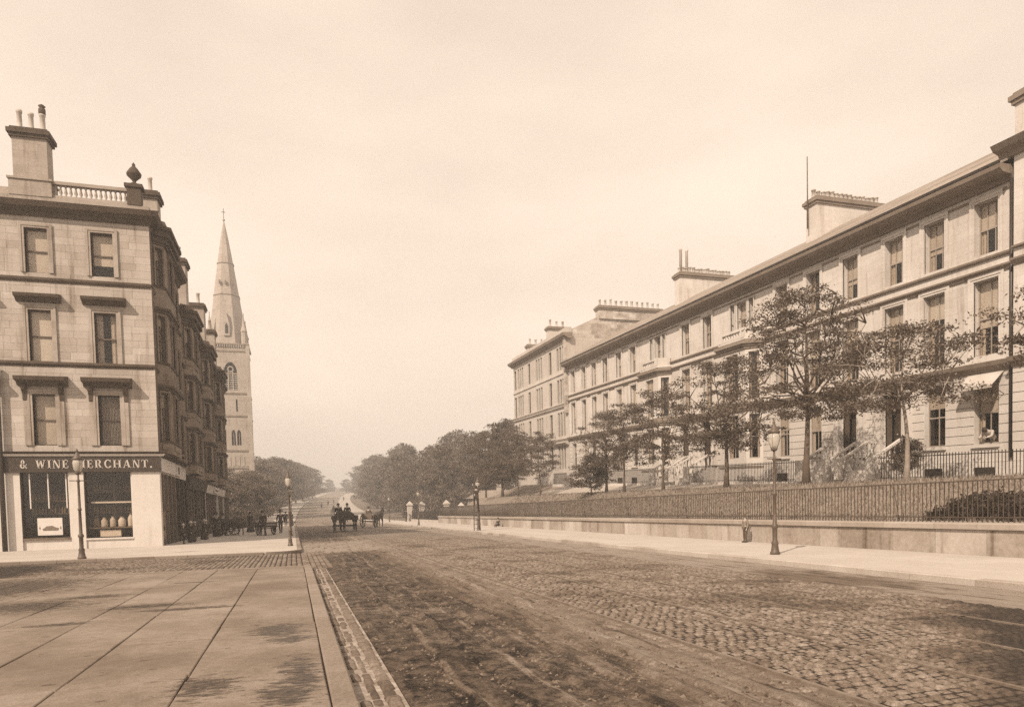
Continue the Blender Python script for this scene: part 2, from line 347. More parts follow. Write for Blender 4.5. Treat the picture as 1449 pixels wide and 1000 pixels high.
class MB:
    def __init__(s, fr=None): s.v = []; s.f = []; s.fr = fr or WORLD; s.sm = []
    def add(s, pts, faces, smooth=False):
        o = len(s.v); s.v += [tuple(p) for p in pts]
        s.f += [tuple(i + o for i in f) for f in faces]; s.sm += [smooth]*len(faces); return s
    def box(s, u0, u1, d0, d1, z0, z1):
        P = s.fr.P
        return s.add([P(u0, d0, z0), P(u1, d0, z0), P(u1, d1, z0), P(u0, d1, z0), P(u0, d0, z1), P(u1, d0, z1), P(u1, d1, z1), P(u0, d1, z1)],
              [(0, 3, 2, 1), (4, 5, 6, 7), (0, 1, 5, 4), (1, 2, 6, 5), (2, 3, 7, 6), (3, 0, 4, 7)])
    def prof(s, pr, u0, u1, e0=0., e1=0.):
        """profile [(d,z)] swept along u; e0/e1 mitre the ends by d"""
        n = len(pr); P = s.fr.P
        pts = [P(u0 - e0*d, d, z) for d, z in pr] + [P(u1 + e1*d, d, z) for d, z in pr]
        fs = [(i, (i+1) % n, n + (i+1) % n, n + i) for i in range(n)] + [tuple(range(n))[::-1], tuple(range(n, 2*n))]
        return s.add(pts, fs)
    def poly(s, ring, z0, z1):
        """horizontal polygon ring [(u,d)] extruded in z"""
        n = len(ring); P = s.fr.P
        pts = [P(u, d, z0) for u, d in ring] + [P(u, d, z1) for u, d in ring]
        return s.add(pts, [(i, (i+1) % n, n + (i+1) % n, n + i) for i in range(n)] + [tuple(range(n))[::-1], tuple(range(n, 2*n))])
    def flat(s, ring, d0, d1):
        """polygon [(u,z)] in the wall plane, with thickness d0..d1"""
        n = len(ring); P = s.fr.P
        pts = [P(u, d0, z) for u, z in ring] + [P(u, d1, z) for u, z in ring]
        return s.add(pts, [(i, (i+1) % n, n + (i+1) % n, n + i) for i in range(n)] + [tuple(range(n))[::-1], tuple(range(n, 2*n))])
    def lathe(s, prof, c=(0, 0, 0), n=10, smooth=True, rot=0.):
        c = Vector(c); pts = []; m = len(prof)
        for r, z in prof:
            for i in range(n):
                a = 2*math.pi*i/n + rot; pts.append((c.x + r*math.cos(a), c.y + r*math.sin(a), c.z + z))
        fs = [(j*n + i, j*n + (i+1) % n, (j+1)*n + (i+1) % n, (j+1)*n + i) for j in range(m-1) for i in range(n)]
        s.add(pts, fs, smooth); o = len(s.v) - len(pts)
        s.f += [tuple(o + i for i in range(n))[::-1], tuple(o + (m-1)*n + i for i in range(n))]; s.sm += [False, False]
        return s
    def tube(s, pts, rad, n=6, smooth=True):
        pts = [Vector(p) for p in pts]
        if not hasattr(rad, '__len__'): rad = [rad]*len(pts)
        rings = []
        for i, p in enumerate(pts):
            t = (pts[min(i+1, len(pts)-1)] - pts[max(i-1, 0)]).normalized()
            a = t.cross(Vector((0, 0, 1)) if abs(t.z) < .95 else Vector((1, 0, 0))).normalized(); b = t.cross(a)
            rings += [p + (a*math.cos(2*math.pi*j/n) + b*math.sin(2*math.pi*j/n))*rad[i] for j in range(n)]
        m = len(pts)
        fs = [(k*n + j, k*n + (j+1) % n, (k+1)*n + (j+1) % n, (k+1)*n + j) for k in range(m-1) for j in range(n)]
        s.add(rings, fs, smooth); o = len(s.v) - len(rings)
        s.f += [tuple(o + i for i in range(n))[::-1], tuple(o + (m-1)*n + i for i in range(n))]; s.sm += [False]*2
        return s
    def stone(s, u0, u1, d0, d1, z0, z1, b=.012):
        """a block lying flat whose top edges are worn round (z is the face that shows)"""
        P = s.fr.P; q = [(u0, d0), (u1, d0), (u1, d1), (u0, d1)]; t = [(u0+b, d0+b), (u1-b, d0+b), (u1-b, d1-b), (u0+b, d1-b)]
        pts = [P(u, d, z0) for u, d in q] + [P(u, d, z1 - b*.8) for u, d in q] + [P(u, d, z1) for u, d in t]
        fs = [(i, (i+1) % 4, 4 + (i+1) % 4, 4 + i) for i in range(4)] + [(4+i, 4 + (i+1) % 4, 8 + (i+1) % 4, 8 + i) for i in range(4)] + [(8, 9, 10, 11)]
        return s.add(pts, fs)
    def dome(s, u0, u1, d0, d1, z0, z1, a=.018, b=.045):
        """a worn sett with a pillowed top"""
        P = s.fr.P; pts = []
        for i, (e, z) in enumerate(((0, z0), (0, z1-.028), (a, z1-.009), (b, z1))): pts += [P(u0+e, d0+e*.9, z), P(u1-e, d0+e*.9, z), P(u1-e, d1-e*.9, z), P(u0+e, d1-e*.9, z)]
        fs = [(4*k+i, 4*k+(i+1) % 4, 4*k+4+(i+1) % 4, 4*k+4+i) for k in range(3) for i in range(4)] + [(12, 13, 14, 15)]
        return s.add(pts, fs, True)
    def mesh(s, name, mat):
        me = bpy.data.meshes.new(name); me.from_pydata(s.v, [], s.f)
        me.polygons.foreach_set('use_smooth', s.sm); me.materials.append(MAT[mat] if isinstance(mat, str) else mat)
        bm = bmesh.new(); bm.from_mesh(me); bmesh.ops.recalc_face_normals(bm, faces=bm.faces); bm.to_mesh(me); bm.free()
        return me
    def build(s, name, mat, parent=None): return put(name, s.mesh(name, mat), parent)

def put(name, me, parent=None, loc=(0, 0, 0), rotz=0., scale=None):
    o = bpy.data.objects.new(name, me); COL.objects.link(o)
    m = Matrix.Translation(loc) @ Matrix.Rotation(rotz, 4, 'Z')
    if scale is not None: m = m @ Matrix.Diagonal((*scale, 1))
    WM[o] = m
    if parent is not None:
        o.parent = parent; o.matrix_parent_inverse = Matrix.Identity(4)
        m = WM[parent].inverted() @ m
    o.matrix_basis = m
    return o
def tag(o, label=None, cat=None, group=None, kind=None):
    for k, v in (('label', label), ('category', cat), ('group', group), ('kind', kind)):
        if v: o[k] = v
    return o
def thing(name, label, cat, loc=(0, 0, 0), rotz=0., group=None):
    return tag(put(name, None, None, loc, rotz), label, cat, group)
def copy_tree(root, loc, rotz=0., scale=1., label=None, group=None, swap=None):
    def cp(o, par):
        c = o.copy(); COL.objects.link(c)
        if par is not None: c.parent = par
        for ch in o.children: cp(ch, c)
        return c
    r = cp(root, None)
    sv = scale if hasattr(scale, '__len__') else (scale,)*3
    r.matrix_basis = Matrix.Translation(loc) @ Matrix.Rotation(rotz, 4, 'Z') @ Matrix.Diagonal((*sv, 1))
    WM[r] = r.matrix_basis.copy()
    if label: r['label'] = label
    if group: r['group'] = group
    return r
def kill(root):
    for c in list(root.children): kill(c)
    bpy.data.objects.remove(root)

def split(u0, u1, z0, z1, ops, zs=None):
    """solid rectangles of a wall left between openings (u0,u1,z0,z1)"""
    zb = sorted(set([z0, z1] + [z for o in ops for z in o[2:4] if z0 < z < z1] + [z for z in (zs or []) if z0 < z < z1]))
    if zs:   # drop course lines that crowd an opening edge
        edge = set([z0, z1] + [z for o in ops for z in o[2:4]])
        zb = [z for z in zb if z in edge or all(abs(z - e) > .12 for e in edge if z0 <= e <= z1)]
    out = []
    for a, b in zip(zb, zb[1:]):
        cuts = sorted([(o[0], o[1]) for o in ops if o[2] < (a+b)/2 < o[3]]); x = u0
        for p, q in cuts:
            if p > x: out.append((x, p, a, b))
            x = max(x, q)
        if x < u1: out.append((x, u1, a, b))
    return out
def wall(mb, u0, u1, z0, z1, d0, d1, ops):
    for a, b, c, d in split(u0, u1, z0, z1, ops): mb.box(a, b, d0, d1, c, d)
    return mb

_cache = {}
def window(parent, fr, u, z0, w, h, arch=.16, bars=1, rows=2, blind=0., curtain=0., mats_=('terrace', 'sash', 'blind'), sill=True, name='window', deep=.2, open_=0.):
    """sash window: stone surround, sashes, glass, blind; u is the middle, z0 the sill, deep how far the sash is set back"""
    key = (fr.key(), round(w, 3), round(h, 3), arch, bars, rows, round(blind, 2), round(curtain, 2), mats_, sill, deep, open_)
    loc = fr.P(u, 0, z0)
    if key not in _cache:
        F = fr.lin(); x = w/2; d = {}
        m = MB(F)
        if arch:
            m.box(-x-arch, -x, -.06, .07, 0, h); m.box(x, x+arch, -.06, .07, 0, h); m.box(-x-arch, x+arch, -.06, .07, h, h+arch)
            m.box(-x-arch-.02, -x-arch*.55, .07, .1, 0, h+arch*.45); m.box(x+arch*.55, x+arch+.02, .07, .1, 0, h+arch*.45)
            m.box(-x-arch-.02, x+arch+.02, .07, .1, h+arch*.45, h+arch+.02)
        else:
            m.box(-x, -x+.02, -deep, 0, 0, h); m.box(x-.02, x, -deep, 0, 0, h)
        if sill: m.box(-x-arch-.06, x+arch+.06, -deep, .13, -.16, 0)
        d['w'] = m.mesh(name, mats_[0])
        m = MB(F); s = .055; mid = h*.5; D = -deep
        m.box(-x, -x+s, D-.06, D+.02, 0, h); m.box(x-s, x, D-.06, D+.02, 0, h); m.box(-x, x, D-.061, D+.021, h-s, h); m.box(-x, x, D-.061, D+.021, 0, s*1.4)
        if rows == 2: m.box(-x+s, x-s, D-.05, D+.015, mid-.035, mid+.035)
        for b in range(bars):
            t = -x + w*(b+1)/(bars+1); m.box(t-.016, t+.016, D-.04, D+.008, s, h-s)
        d['s'] = m.mesh('sash', mats_[1])
        d['p'] = MB(F).box(-x+s*.5, x-s*.5, D-.036, D-.03, s*.5, h-s*.5).mesh('pane', 'glass')
        if blind: d['b'] = MB(F).box(-x+s, x-s, D-.055, D-.05, h*(1-blind), h-.01).mesh('blind', mats_[2])
        if curtain:
            m = MB(F); cw = w*curtain; n = 7
            for sg in (-1, 1):
                pts = []
                for i in range(n+1):
                    a = i/n; pts.append((sg*(x - .02 - cw*a), D - .09 - .02*math.sin(a*9)))
                for (ua, da), (ub, db) in zip(pts, pts[1:]):
                    m.add([F.P(ua, da, 0), F.P(ub, db, 0), F.P(ub*.97, db, h), F.P(ua, da, h)], [(0, 1, 2, 3)])
            d['c'] = m.mesh('curtain', 'curtain')
        _cache[key] = d
    d = _cache[key]
    wo = put(name, d['w'], parent, loc)
    put('sash', d['s'], wo, loc); put('pane', d['p'], wo, loc)
    if 'b' in d: put('blind', d['b'], wo, loc)
    if 'c' in d: put('curtain', d['c'], wo, loc)
    return wo

def baluster_mesh(h, r, mat, key):
    k = ('bal', round(h, 3), r, mat)
    if k not in _cache:
        _cache[k] = MB().lathe([(r*.9, 0), (r*.9, .06*h), (r*.5, .12*h), (r, .35*h), (r*.75, .55*h), (r*.42, .8*h), (r*.8, .88*h), (r*.85, h)], n=7).mesh('baluster', mat)
    return _cache[k]
def balustrade(parent, fr, u0, u1, d, z, h, n, mat, piers=True, r=.07):
    m = MB(fr); m.box(u0, u1, d-.13, d+.13, z, z+.16); m.box(u0, u1, d-.14, d+.14, z+h-.16, z+h)
    b = m.build('balustrade', mat, parent)
    me = baluster_mesh(h-.32, r, mat, 0)
    for i in range(n):
        put('baluster', me, b, fr.P(u0 + (u1-u0)*(i+.5)/n, d, z+.16))
    return b
def chimney(parent, fr, u0, u1, d0, d1, z0, z1, pots, mat='ashlar_plain', pot_h=.85, along='d'):
    m = MB(fr); m.box(u0, u1, d0, d1, z0, z1)
    c = m.build('chimney', mat, parent)
    m = MB(fr); m.box(u0-.1, u1+.1, d0-.1, d1+.1, z1-.02, z1+.14); m.box(u0-.18, u1+.18, d0-.18, d1+.18, z1+.14, z1+.34); m.box(u0-.06, u1+.06, d0-.06, d1+.06, z1+.34, z1+.46)
    m.build('chimney_cap', 'ashlar_dark' if mat.startswith('ashlar') else 'terrace_dark', c)
    for i in range(pots):
        t = (i+.5)/pots; hh = pot_h*rnd.uniform(.88, 1.1); r = rnd.uniform(.13, .16)
        p = fr.P((u0+u1)/2, d0 + (d1-d0)*t, z1+.45) if along == 'd' else fr.P(u0 + (u1-u0)*t, (d0+d1)/2, z1+.45)
        pr = [(r*1.1, 0), (r*1.1, .1), (r*.92, .14), (r*.85, hh*.85), (r*1.08, hh*.88), (r*1.08, hh), (r*.8, hh), (r*.75, hh*.8)]
        MB().lathe(pr, p, 9).build('chimney_pot', 'pot', c)
    return c

# ------------------------------------------------------------------ the setting
def hill(y):
    t = max(0., y - 125.); return .045*t*t/(t + 40.) if t else 0.
def bend(y): return .00018*max(0., y-120.)**2
def tb(y): return 2.6 + .036*(y - 23)
def crest(y): return 2.3 + .012*(y - 20)
def smooth(a, b, x):
    t = min(1, max(0, (x-a)/(b-a))); return t*t*(3-2*t)
def bankz(x, y):
    k = 1 - smooth(86, 108, y)
    prof = [(17.45, .93), (19, 1.38), (21, 2.0), (22.6, crest(y)), (24.2, crest(y)+.06), (28., tb(y)-.28), (29.5, tb(y)-.22), (46, tb(y)-.1)]
    for (a, p), (b, q) in zip(prof, prof[1:]):
        if x <= b or b == 46:
            z = p + (q-p)*min(1, max(0, (x-a)/(b-a))); break
    return max(z*k, .0) + hill(y)
def grid(name, xs, ys, fz, mat, kind='structure', label=None, shift=None):
    m = MB(); pts = [(x + (shift(y) if shift else 0), y, fz(x, y)) for y in ys for x in xs]; n = len(xs)
    m.add(pts, [(j*n+i, j*n+i+1, (j+1)*n+i+1, (j+1)*n+i) for j in range(len(ys)-1) for i in range(n-1)], True)
    o = m.build(name, mat); tag(o, label, None, None, kind); return o
YS = [-90, -30, -8] + list(range(0, 130, 5)) + list(range(130, 560, 12)) + [600, 700, 880]
grid('ground', [-440, -200, -80, -40, -20, -8, 0, 6, 12, 20, 30, 60, 120, 250, 440], YS, lambda x, y: hill(y) - .1, 'earth', label='bare earth ground under the whole place')
ROAD = grid('road', [.3 + 11.7*i/12 for i in range(13)], [-8 + 2*i for i in range(70)] + list(range(134, 540, 10)),
            lambda x, y: hill(y) + .035*(1 - ((x - 6.1)/5.9)**2) - .01, 'road', label='muddy macadam carriageway with tram lines running up the hill', shift=bend)
for _n, _x0, _x1, _y0, _l in (('pavement', -6, .26, 140, 'far pavement climbing the hill under the churchyard trees'), ('pavement', 12.04, 17, 128, 'far pavement climbing the hill under the dense trees')):
    grid(_n, [_x0, (_x0+_x1)/2, _x1], [_y0 + 10*i for i in range(40)], lambda x, y: hill(y) + .1, 'flag_left', label=_l, shift=bend)
def roadz(x): return .035*(1 - ((x - 6.1)/5.9)**2) - .01
BANK = grid('bank', [17.45, 18.2, 19, 20, 21, 21.8, 22.6, 23.2, 24.2, 26, 28, 29.5, 34, 46], [-8 + 3*i for i in range(40)], bankz, 'grass', label='grassy terrace bank rising behind the iron railing')
DRIVE = grid('drive', [24.0, 25, 26, 27.4], [-8 + 3*i for i in range(27)], lambda x, y: bankz(x, y) + .012, 'gravel', label='pale gravel drive before the terrace steps')

def setts():
    # granite setts of the tramway: courses lie across the street
    big = []; rest = MB(); r = random.Random(3)
    y = 3.2; row = 0
    while y < 42:
        ch = .112 + r.uniform(-.01, .014); x = 4.36 - (.08 if row % 2 else 0)
        while x < 9.75:
            w = r.uniform(.115, .165)
            for q in (4.27, 5.71, 7.13, 8.57):
                if x < q + .03 < x + w or x <= q - .035 < x + w:
                    if q - .035 - x > .07: w = q - .035 - x
                    else: x = q + .028
                    break
            if x > 4.2 and x + w < 9.9 and not any(abs(x + w/2 - q) < .05 + w*.0 for q in ()):
                a, b = max(x, 4.298) + .008, x + w - .010
                if b - a > .05:
                    z = roadz((a+b)/2) + r.uniform(.014, .034)
                    t = (a, b, y+.012 + r.uniform(-.006, .006), y+ch-.012 + r.uniform(-.006, .006), z)
                    if a < 1.33*y and len(big) < 300 and y > 3.9: big.append(t)
                    else: rest.dome(a, b, t[2], t[3], z-.05, z)
            x += w
        y += ch; row += 1
    bed = MB(); n = 24
    for i in range(n):
        xa, xb = 4.36 + 5.4*i/n, 4.36 + 5.4*(i+1)/n
        bed.add([(xa, -8, roadz(xa)+.004), (xb, -8, roadz(xb)+.004), (xb, 42, roadz(xb)+.004), (xa, 42, roadz(xa)+.004)], [(0, 1, 2, 3)])
    bed.build('sett_bed', 'settbed', ROAD)
    far = MB()
    for i in range(12):
        xa, xb = 4.36 + 5.4*i/12, 4.36 + 5.4*(i+1)/12
        far.add([(xa, 42, roadz(xa)+.012), (xb, 42, roadz(xb)+.012), (xb, 128, roadz(xb)+.012), (xa, 128, roadz(xa)+.012)], [(0, 1, 2, 3)])
    far.build('sett_strip', 'farsett', ROAD)
    unit = MB().dome(-.075, .075, -.06, .06, -.05, 0).mesh('sett', 'sett')
    for a, b, c, d, z in big:
        put('sett', unit, ROAD, ((a+b)/2, (c+d)/2, z), r.uniform(-.04, .04), ((b-a)/.15, (d-c)/.12, 1))
    tag(rest.build('sett_field', 'sett', ROAD), kind='stuff')
    # grooved tram rails, let in level with the stones
    for x in (4.27, 5.71, 7.13, 8.57):
        m = MB(); z = roadz(x)
        m.poly([(x-.036, -8), (x+.024, -8), (x+.024, 128), (x-.036, 128)], z-.02, z+.021); m.poly([(x-.034, -8), (x-.004, -8), (x-.004, 128), (x-.034, 128)], z+.021, z+.0265)
        m.build('tram_rail', 'steel', ROAD)
    # light dressed margin stones along the outer rail
    m = MB()
    yy = 3.
    while yy < 40:
        ln = r.uniform(.12, .2)
        for xa in (3.52, 3.7, 3.88, 4.05):
            if r.random() < (.25, .45, .7, 1.)[int((xa-3.5)/.17)]: m.dome(xa+r.uniform(0, .015), xa+.172, yy+.01, yy+ln-.01, -.03, roadz(xa)+.012+r.uniform(-.008, .012))
        yy += ln
    tag(m.build('margin_setts', 'sett', ROAD), kind='stuff')
setts()
def ruts():
    from mathutils import noise
    xs = [.84 + .045*i for i in range(75)]; ys = [2.6 + .16*i for i in range(60)] + [12.2 + .3*i for i in range(75)]
    tracks = [(1.35, .03), (1.8, .022), (2.35, .035), (2.78, .03), (3.05, .02), (3.4, .03), (3.62, .02)]
    def fz(x, y):
        z = roadz(x) + .012
        for k, (c, d) in enumerate(tracks):
            w = c + .16*noise.noise(Vector((k*3.1, y*.16, 0))) + .03*noise.noise(Vector((k*7.7, y*.9, 4)))
            z -= 2.1*d*math.exp(-((x-w)/.05)**2)*(.35 + .8*max(0, noise.noise(Vector((k*5.3, y*.3, 9)))+.4)); z += d*.8*math.exp(-((x-w-.1)/.045)**2)
        z += .026*noise.noise(Vector((x*3.2, y*1.6, 1))) + .014*noise.noise(Vector((x*9, y*7, 2)))
        e = min(1, (x-.84)/.15, (4.16-x)/.25, (34.5-y)/6); return roadz(x) - .012 + (z - roadz(x) + .012)*max(0, e)
    n = len(xs); m = MB(); m.add([(x, y, fz(x, y)) for y in ys for x in xs], [(j*n+i, j*n+i+1, (j+1)*n+i+1, (j+1)*n+i) for j in range(len(ys)-1) for i in range(n-1)], True)
    m.build('mud_crust', 'road', ROAD)
ruts()
def road_chips():
    m = MB(); r = random.Random(51)
    for i in range(9000):
        y = 3.4 + 24*r.random()**1.7; x = r.uniform(.88, 4.15); s_ = r.uniform(.012, .034)*(1.35 if r.random() < .06 else 1); z = roadz(x)
        a = r.uniform(0, 6.28); c, s2 = math.cos(a)*s_, math.sin(a)*s_; h = s_*r.uniform(.35, .8)
        m.add([(x+c, y+s2, z-.004), (x-s2, y+c, z-.004), (x-c, y-s2, z-.004), (x+s2, y-c, z-.004), (x+c*.3+r.uniform(-.3, .3)*s_, y+s2*.3, z+h)], [(0, 1, 4), (1, 2, 4), (2, 3, 4), (3, 0, 4)])
    me = bpy.data.meshes.new('stone_chips'); me.from_pydata(m.v, [], m.f); me.materials.append(MAT['chip'])
    tag(put('stone_chips', me, ROAD), kind='stuff')
road_chips()

def left_pavement():
    pv = thing('pavement', 'worn flagged corner pavement with damp stains and painted dark patches', None, (0, 0, 0)); tag(pv, kind='structure'); 
    MB().box(-14, .26, -8, 21.4, -.08, .088).build('pavement_bed', 'mortar', pv)
    r = random.Random(5)
    cols = [.235, -1.0, -2.05, -2.95, -4.05, -5.1, -6.2, -7.3, -8.4, -9.6, -11, -12.4, -14]
    for i, (b, a) in enumerate(zip(cols, cols[1:])):
        y = -7.5 + r.uniform(0, 1.5); 
        while y < 21.36:
            ln = r.uniform(1.35, 2.3); e = min(y+ln, 21.4)
            if 21.4 - e < .5: e = 21.4
            z = .12 + r.uniform(-.004, .004); g = .0045
            m = MB(); q_ = lambda: r.uniform(-.004, .012); P = [(a+g+q_(), y+g+q_()), (b-g-q_(), y+g+q_()), (b-g-q_(), e-g-q_()), (a+g+q_(), e-g-q_())]; t = .01
            Q = [(P[0][0]+t, P[0][1]+t), (P[1][0]-t, P[1][1]+t), (P[2][0]-t, P[2][1]-t), (P[3][0]+t, P[3][1]-t)]
            zz = [z + r.uniform(-.003, .003) for _ in range(4)]
            m.add([(p[0], p[1], .05) for p in P] + [(p[0], p[1], zz[k]-.006) for k, p in enumerate(P)] + [(p[0], p[1], zz[k]) for k, p in enumerate(Q)],
                  [(k, (k+1) % 4, 4+(k+1) % 4, 4+k) for k in range(4)] + [(4+k, 4+(k+1) % 4, 8+(k+1) % 4, 8+k) for k in range(4)] + [(8, 9, 10, 11)])
            m.build('paving_slab', 'slab', pv); y = e
    y = -7.
    while y < 21.3:
        ln = min(r.uniform(1.0, 1.7), 21.42-y)
        MB().stone(.245, .45, y+.006, y+ln-.006, -.08, .122 + r.uniform(-.004, .004), .018).build('kerb_stone', 'kerb', pv); y += ln
    x = .24
    while x > -14:
        ln = r.uniform(.9, 1.5); MB().stone(x-ln+.006, x-.006, 21.41, 21.6, -.08, .118, .018).build('kerb_stone', 'kerb', pv); x -= ln
    # gutter of two courses of long setts in pale mortar
    y = 2.5; mort = MB(); mort.add([(.455, -8, .012), (.86, -8, .02), (.86, 21.5, .02), (.455, 21.5, .012)], [(0, 1, 2, 3)])
    mort.build('gutter_mortar', 'gutter_mortar', pv)
    n = 0
    for k, (xa, xb, st) in enumerate(((.475, .57, .0), (.58, .675, .1), (.7, .83, .05))):
        y = 3 + st
        while y < 21.3:
            ln = r.uniform(.2, .34) if k < 2 else r.uniform(.16, .26)
            if k == 2 or r.random() < .8:
                z = .04 + r.uniform(-.01, .01) - (.012 if k == 1 else 0)
                MB().dome(xa+r.uniform(-.01, .01), xb+r.uniform(-.01, .01), y+.008, y+ln-.01, -.03, z, .014, .03).build('gutter_sett', 'gutter', pv)
            y += ln
left_pavement()

def side_road():
    sr = grid('side_road', [-40, -14, -7, .3], [21.6, 24, 27, 30], lambda x, y: .0, 'settbed', label='side street of small setts meeting the main road')
    r = random.Random(8); m = MB(); x = -13.
    while x < .28:
        w = .15 + r.uniform(-.01, .02); y = 21.65 + r.uniform(0, .15)
        while y < 29.95:
            ln = r.uniform(.22, .32); e = min(y+ln, 29.98); z = .03 + r.uniform(-.008, .008)
            m.dome(x+.014, x+w-.014, y+.014, e-.014, -.02, z, .015, .035); y = e
        x += w
    tag(m.build('sett_field', 'sett', sr), kind='stuff')
    # a fan of setts carries the crossing into the main road
    m = MB(); x = .32
    while x < .95:
        w = .155; y = 21.65
        while y < 30.5:
            ln = r.uniform(.22, .32); m.stone(x+.011, x+w-.011, y+.01, y+ln-.01, -.02, .028 + r.uniform(-.008, .008), .02); y += ln
        x += w
    tag(m.build('crossing_setts', 'sett', sr), kind='stuff')
side_road()

def far_left_pavement():
    pv = thing('pavement', 'pale pavement round the wine merchant corner', None, (0, 0, 0)); tag(pv, kind='structure')
    m = MB(); R = 1.2
    ring = [(-40, 30.2), (-R, 30.2)] + [(.1-R+R*math.sin(a*math.pi/16), 30.2+R-R*math.cos(a*math.pi/16)) for a in range(9)] + [(.1, 140), (-6.7, 140), (-6.7, 41.2), (-40, 41.2)]
    m.poly(ring, -.08, .12); m.build('flagging', 'flag_left', pv)
    r = random.Random(6); x = -R
    while x > -15:
        ln = r.uniform(.9, 1.5); MB().stone(x-ln+.006, x-.006, 30.0, 30.196, -.08, .126, .02).build('kerb_stone', 'kerb', pv); x -= ln
    for a in range(4):
        m = MB(); c = (.1-R, 30.2+R); p = []
        for k in range(4):
            t = (a + k/3)*math.pi/8*.985 + .003; p.append((t))
        pts = [(c[0]+(R+.004)*math.sin(t), c[1]-(R+.004)*math.cos(t)) for t in p] + [(c[0]+(R+.2)*math.sin(t), c[1]-(R+.2)*math.cos(t)) for t in p[::-1]]
        m.poly(pts, -.08, .126); m.build('kerb_stone', 'kerb', pv)
    y = 30.2 + R
    while y < 110:
        ln = r.uniform(1.0, 1.7); MB().stone(.104, .3, y+.006, y+ln-.006, -.08, .126, .02).build('kerb_stone', 'kerb', pv); y += ln
far_left_pavement()

def right_pavement():
    pv = thing('pavement', 'smooth pale pavement below the retaining wall', None, (0, 0, 0)); tag(pv, kind='structure')
    m = MB(); m.box(12.2, 17.05, -8, 128, -.08, .10); m.build('pavement_bed', 'mortar', pv)
    r = random.Random(9)
    xs = [12.2, 13.4, 14.6, 15.8, 17.0]
    for i, (a, b) in enumerate(zip(xs, xs[1:])):
        y = 4 + r.uniform(0, 1)
        while y < 34:
            ln = r.uniform(1.2, 2.2); MB().stone(a+.003, b-.003, y+.003, y+ln-.003, .05, .12+r.uniform(-.002, .002), .005).build('paving_slab', 'flag_right', pv); y += ln
        MB().box(a, b, y, 128, .05, .12).build('flagging', 'flag_right', pv)
    y = 4.
    while y < 110:
        ln = r.uniform(1.1, 1.9); MB().stone(11.96, 12.19, y+.006, y+ln-.006, -.08, .13+r.uniform(-.004, .004), .02).build('kerb_stone', 'kerb_right', pv); y += ln
right_pavement()

# ------------------------------------------------------------------ retaining wall and railing on the right
WALL_END = 86.
def retaining_wall():
    w = thing('retaining_wall', 'long low wall of big sandstone blocks with overhanging coping', 'wall', (17.2, 10, .12))
    r = random.Random(14); y = 2.
    MB().box(17.06, 17.4, 0, WALL_END, .05, .80).build('wall_core', 'mortar', w)
    while y < WALL_END-.1:
        ln = min(r.uniform(.9, 1.9), WALL_END-y); d = r.uniform(-.006, .006)
        F = Fr((17.06, 0, 0), (0, 1, 0), (-1, 0, 0))
        m = MB(F); g = .006
        m.box(y+g, y+ln-g, -.02, .055+d, .06, .775); m.build('stone', 'wallstone', w); y += ln
    y = 1.6
    while y < WALL_END-.1:
        ln = min(r.uniform(1.1, 2.0), WALL_END-y); g = .005; t = r.uniform(-.004, .004)
        MB(Fr((17.2, 0, 0), (0, 1, 0), (-1, 0, 0))).prof([(-.3, .785), (.27, .785), (.28, .80), (.28, .93+t), (.24, .965+t), (-.27, .985+t), (-.3, .95+t)], y+g, y+ln-g).build('coping_stone', 'coping', w); y += ln
retaining_wall()
def railing():
    g = thing('iron_railing', 'long iron railing of plain upright bars on the wall', 'railing', (17.2, 10, .98))
    F = Fr((17.2, 0, 0), (0, 1, 0), (-1, 0, 0))
    MB(F).box(2, WALL_END, -.03, .03, 2.05, 2.085).build('top_rail', 'rail_iron', g)
    MB(F).box(2, WALL_END, -.02, .02, 1.09, 1.115).build('bottom_rail', 'rail_iron', g)
    unit = MB().lathe([(.017, 0), (.017, .04), (.014, .06), (.014, 1.02), (.02, 1.04), (.014, 1.06), (.014, 1.12)], n=5).mesh('bar', 'rail_iron')
    r = random.Random(2); y = 12.4; n = 0; rest = MB(); sp = .143
    yy = 2.
    while yy < 12.4: rest.tube([(17.2, yy, .97), (17.2, yy, 2.06)], .014, 4); yy += sp
    while y < WALL_END:
        if n < 300: put('bar', unit, g, (17.2 + r.uniform(-.006, .006), y + r.uniform(-.006, .006), .965), r.uniform(0, 3)); n += 1
        else: rest.tube([(17.2, y, .97), (17.2, y, 2.06)], .014, 4)
        y += sp
    tag(rest.build('bar_run', 'rail_iron', g), kind='stuff')
    st = MB()
    for i in range(14):
        yy = 5 + i*6.; st.tube([(17.2, yy, 2.0), (17.42, yy, .98)], .016, 4)
    st.build('stay', 'rail_iron', g)
railing()
def grass():
    m = MB(); r = random.Random(21)
    for i in range(26000):
        t = r.random(); y = 9 + 62*t**1.6; x = 17.5 + 6.2*r.random(); z = bankz(x, y)
        h = r.uniform(.05, .17); a = r.uniform(0, 6.28); w = .012 + .0006*y; lx, ly = r.uniform(-.06, .06), r.uniform(-.06, .06)
        ca, sa = math.cos(a)*w, math.sin(a)*w
        m.add([(x-ca, y-sa, z-.01), (x+ca, y+sa, z-.01), (x+lx, y+ly, z+h)], [(0, 1, 2)])
    me = bpy.data.meshes.new('turf'); me.from_pydata(m.v, [], m.f); me.materials.append(MAT['blade'])
    tag(put('turf', me), 'short rough grass growing on the terrace bank', 'grass', None, 'stuff')
grass()

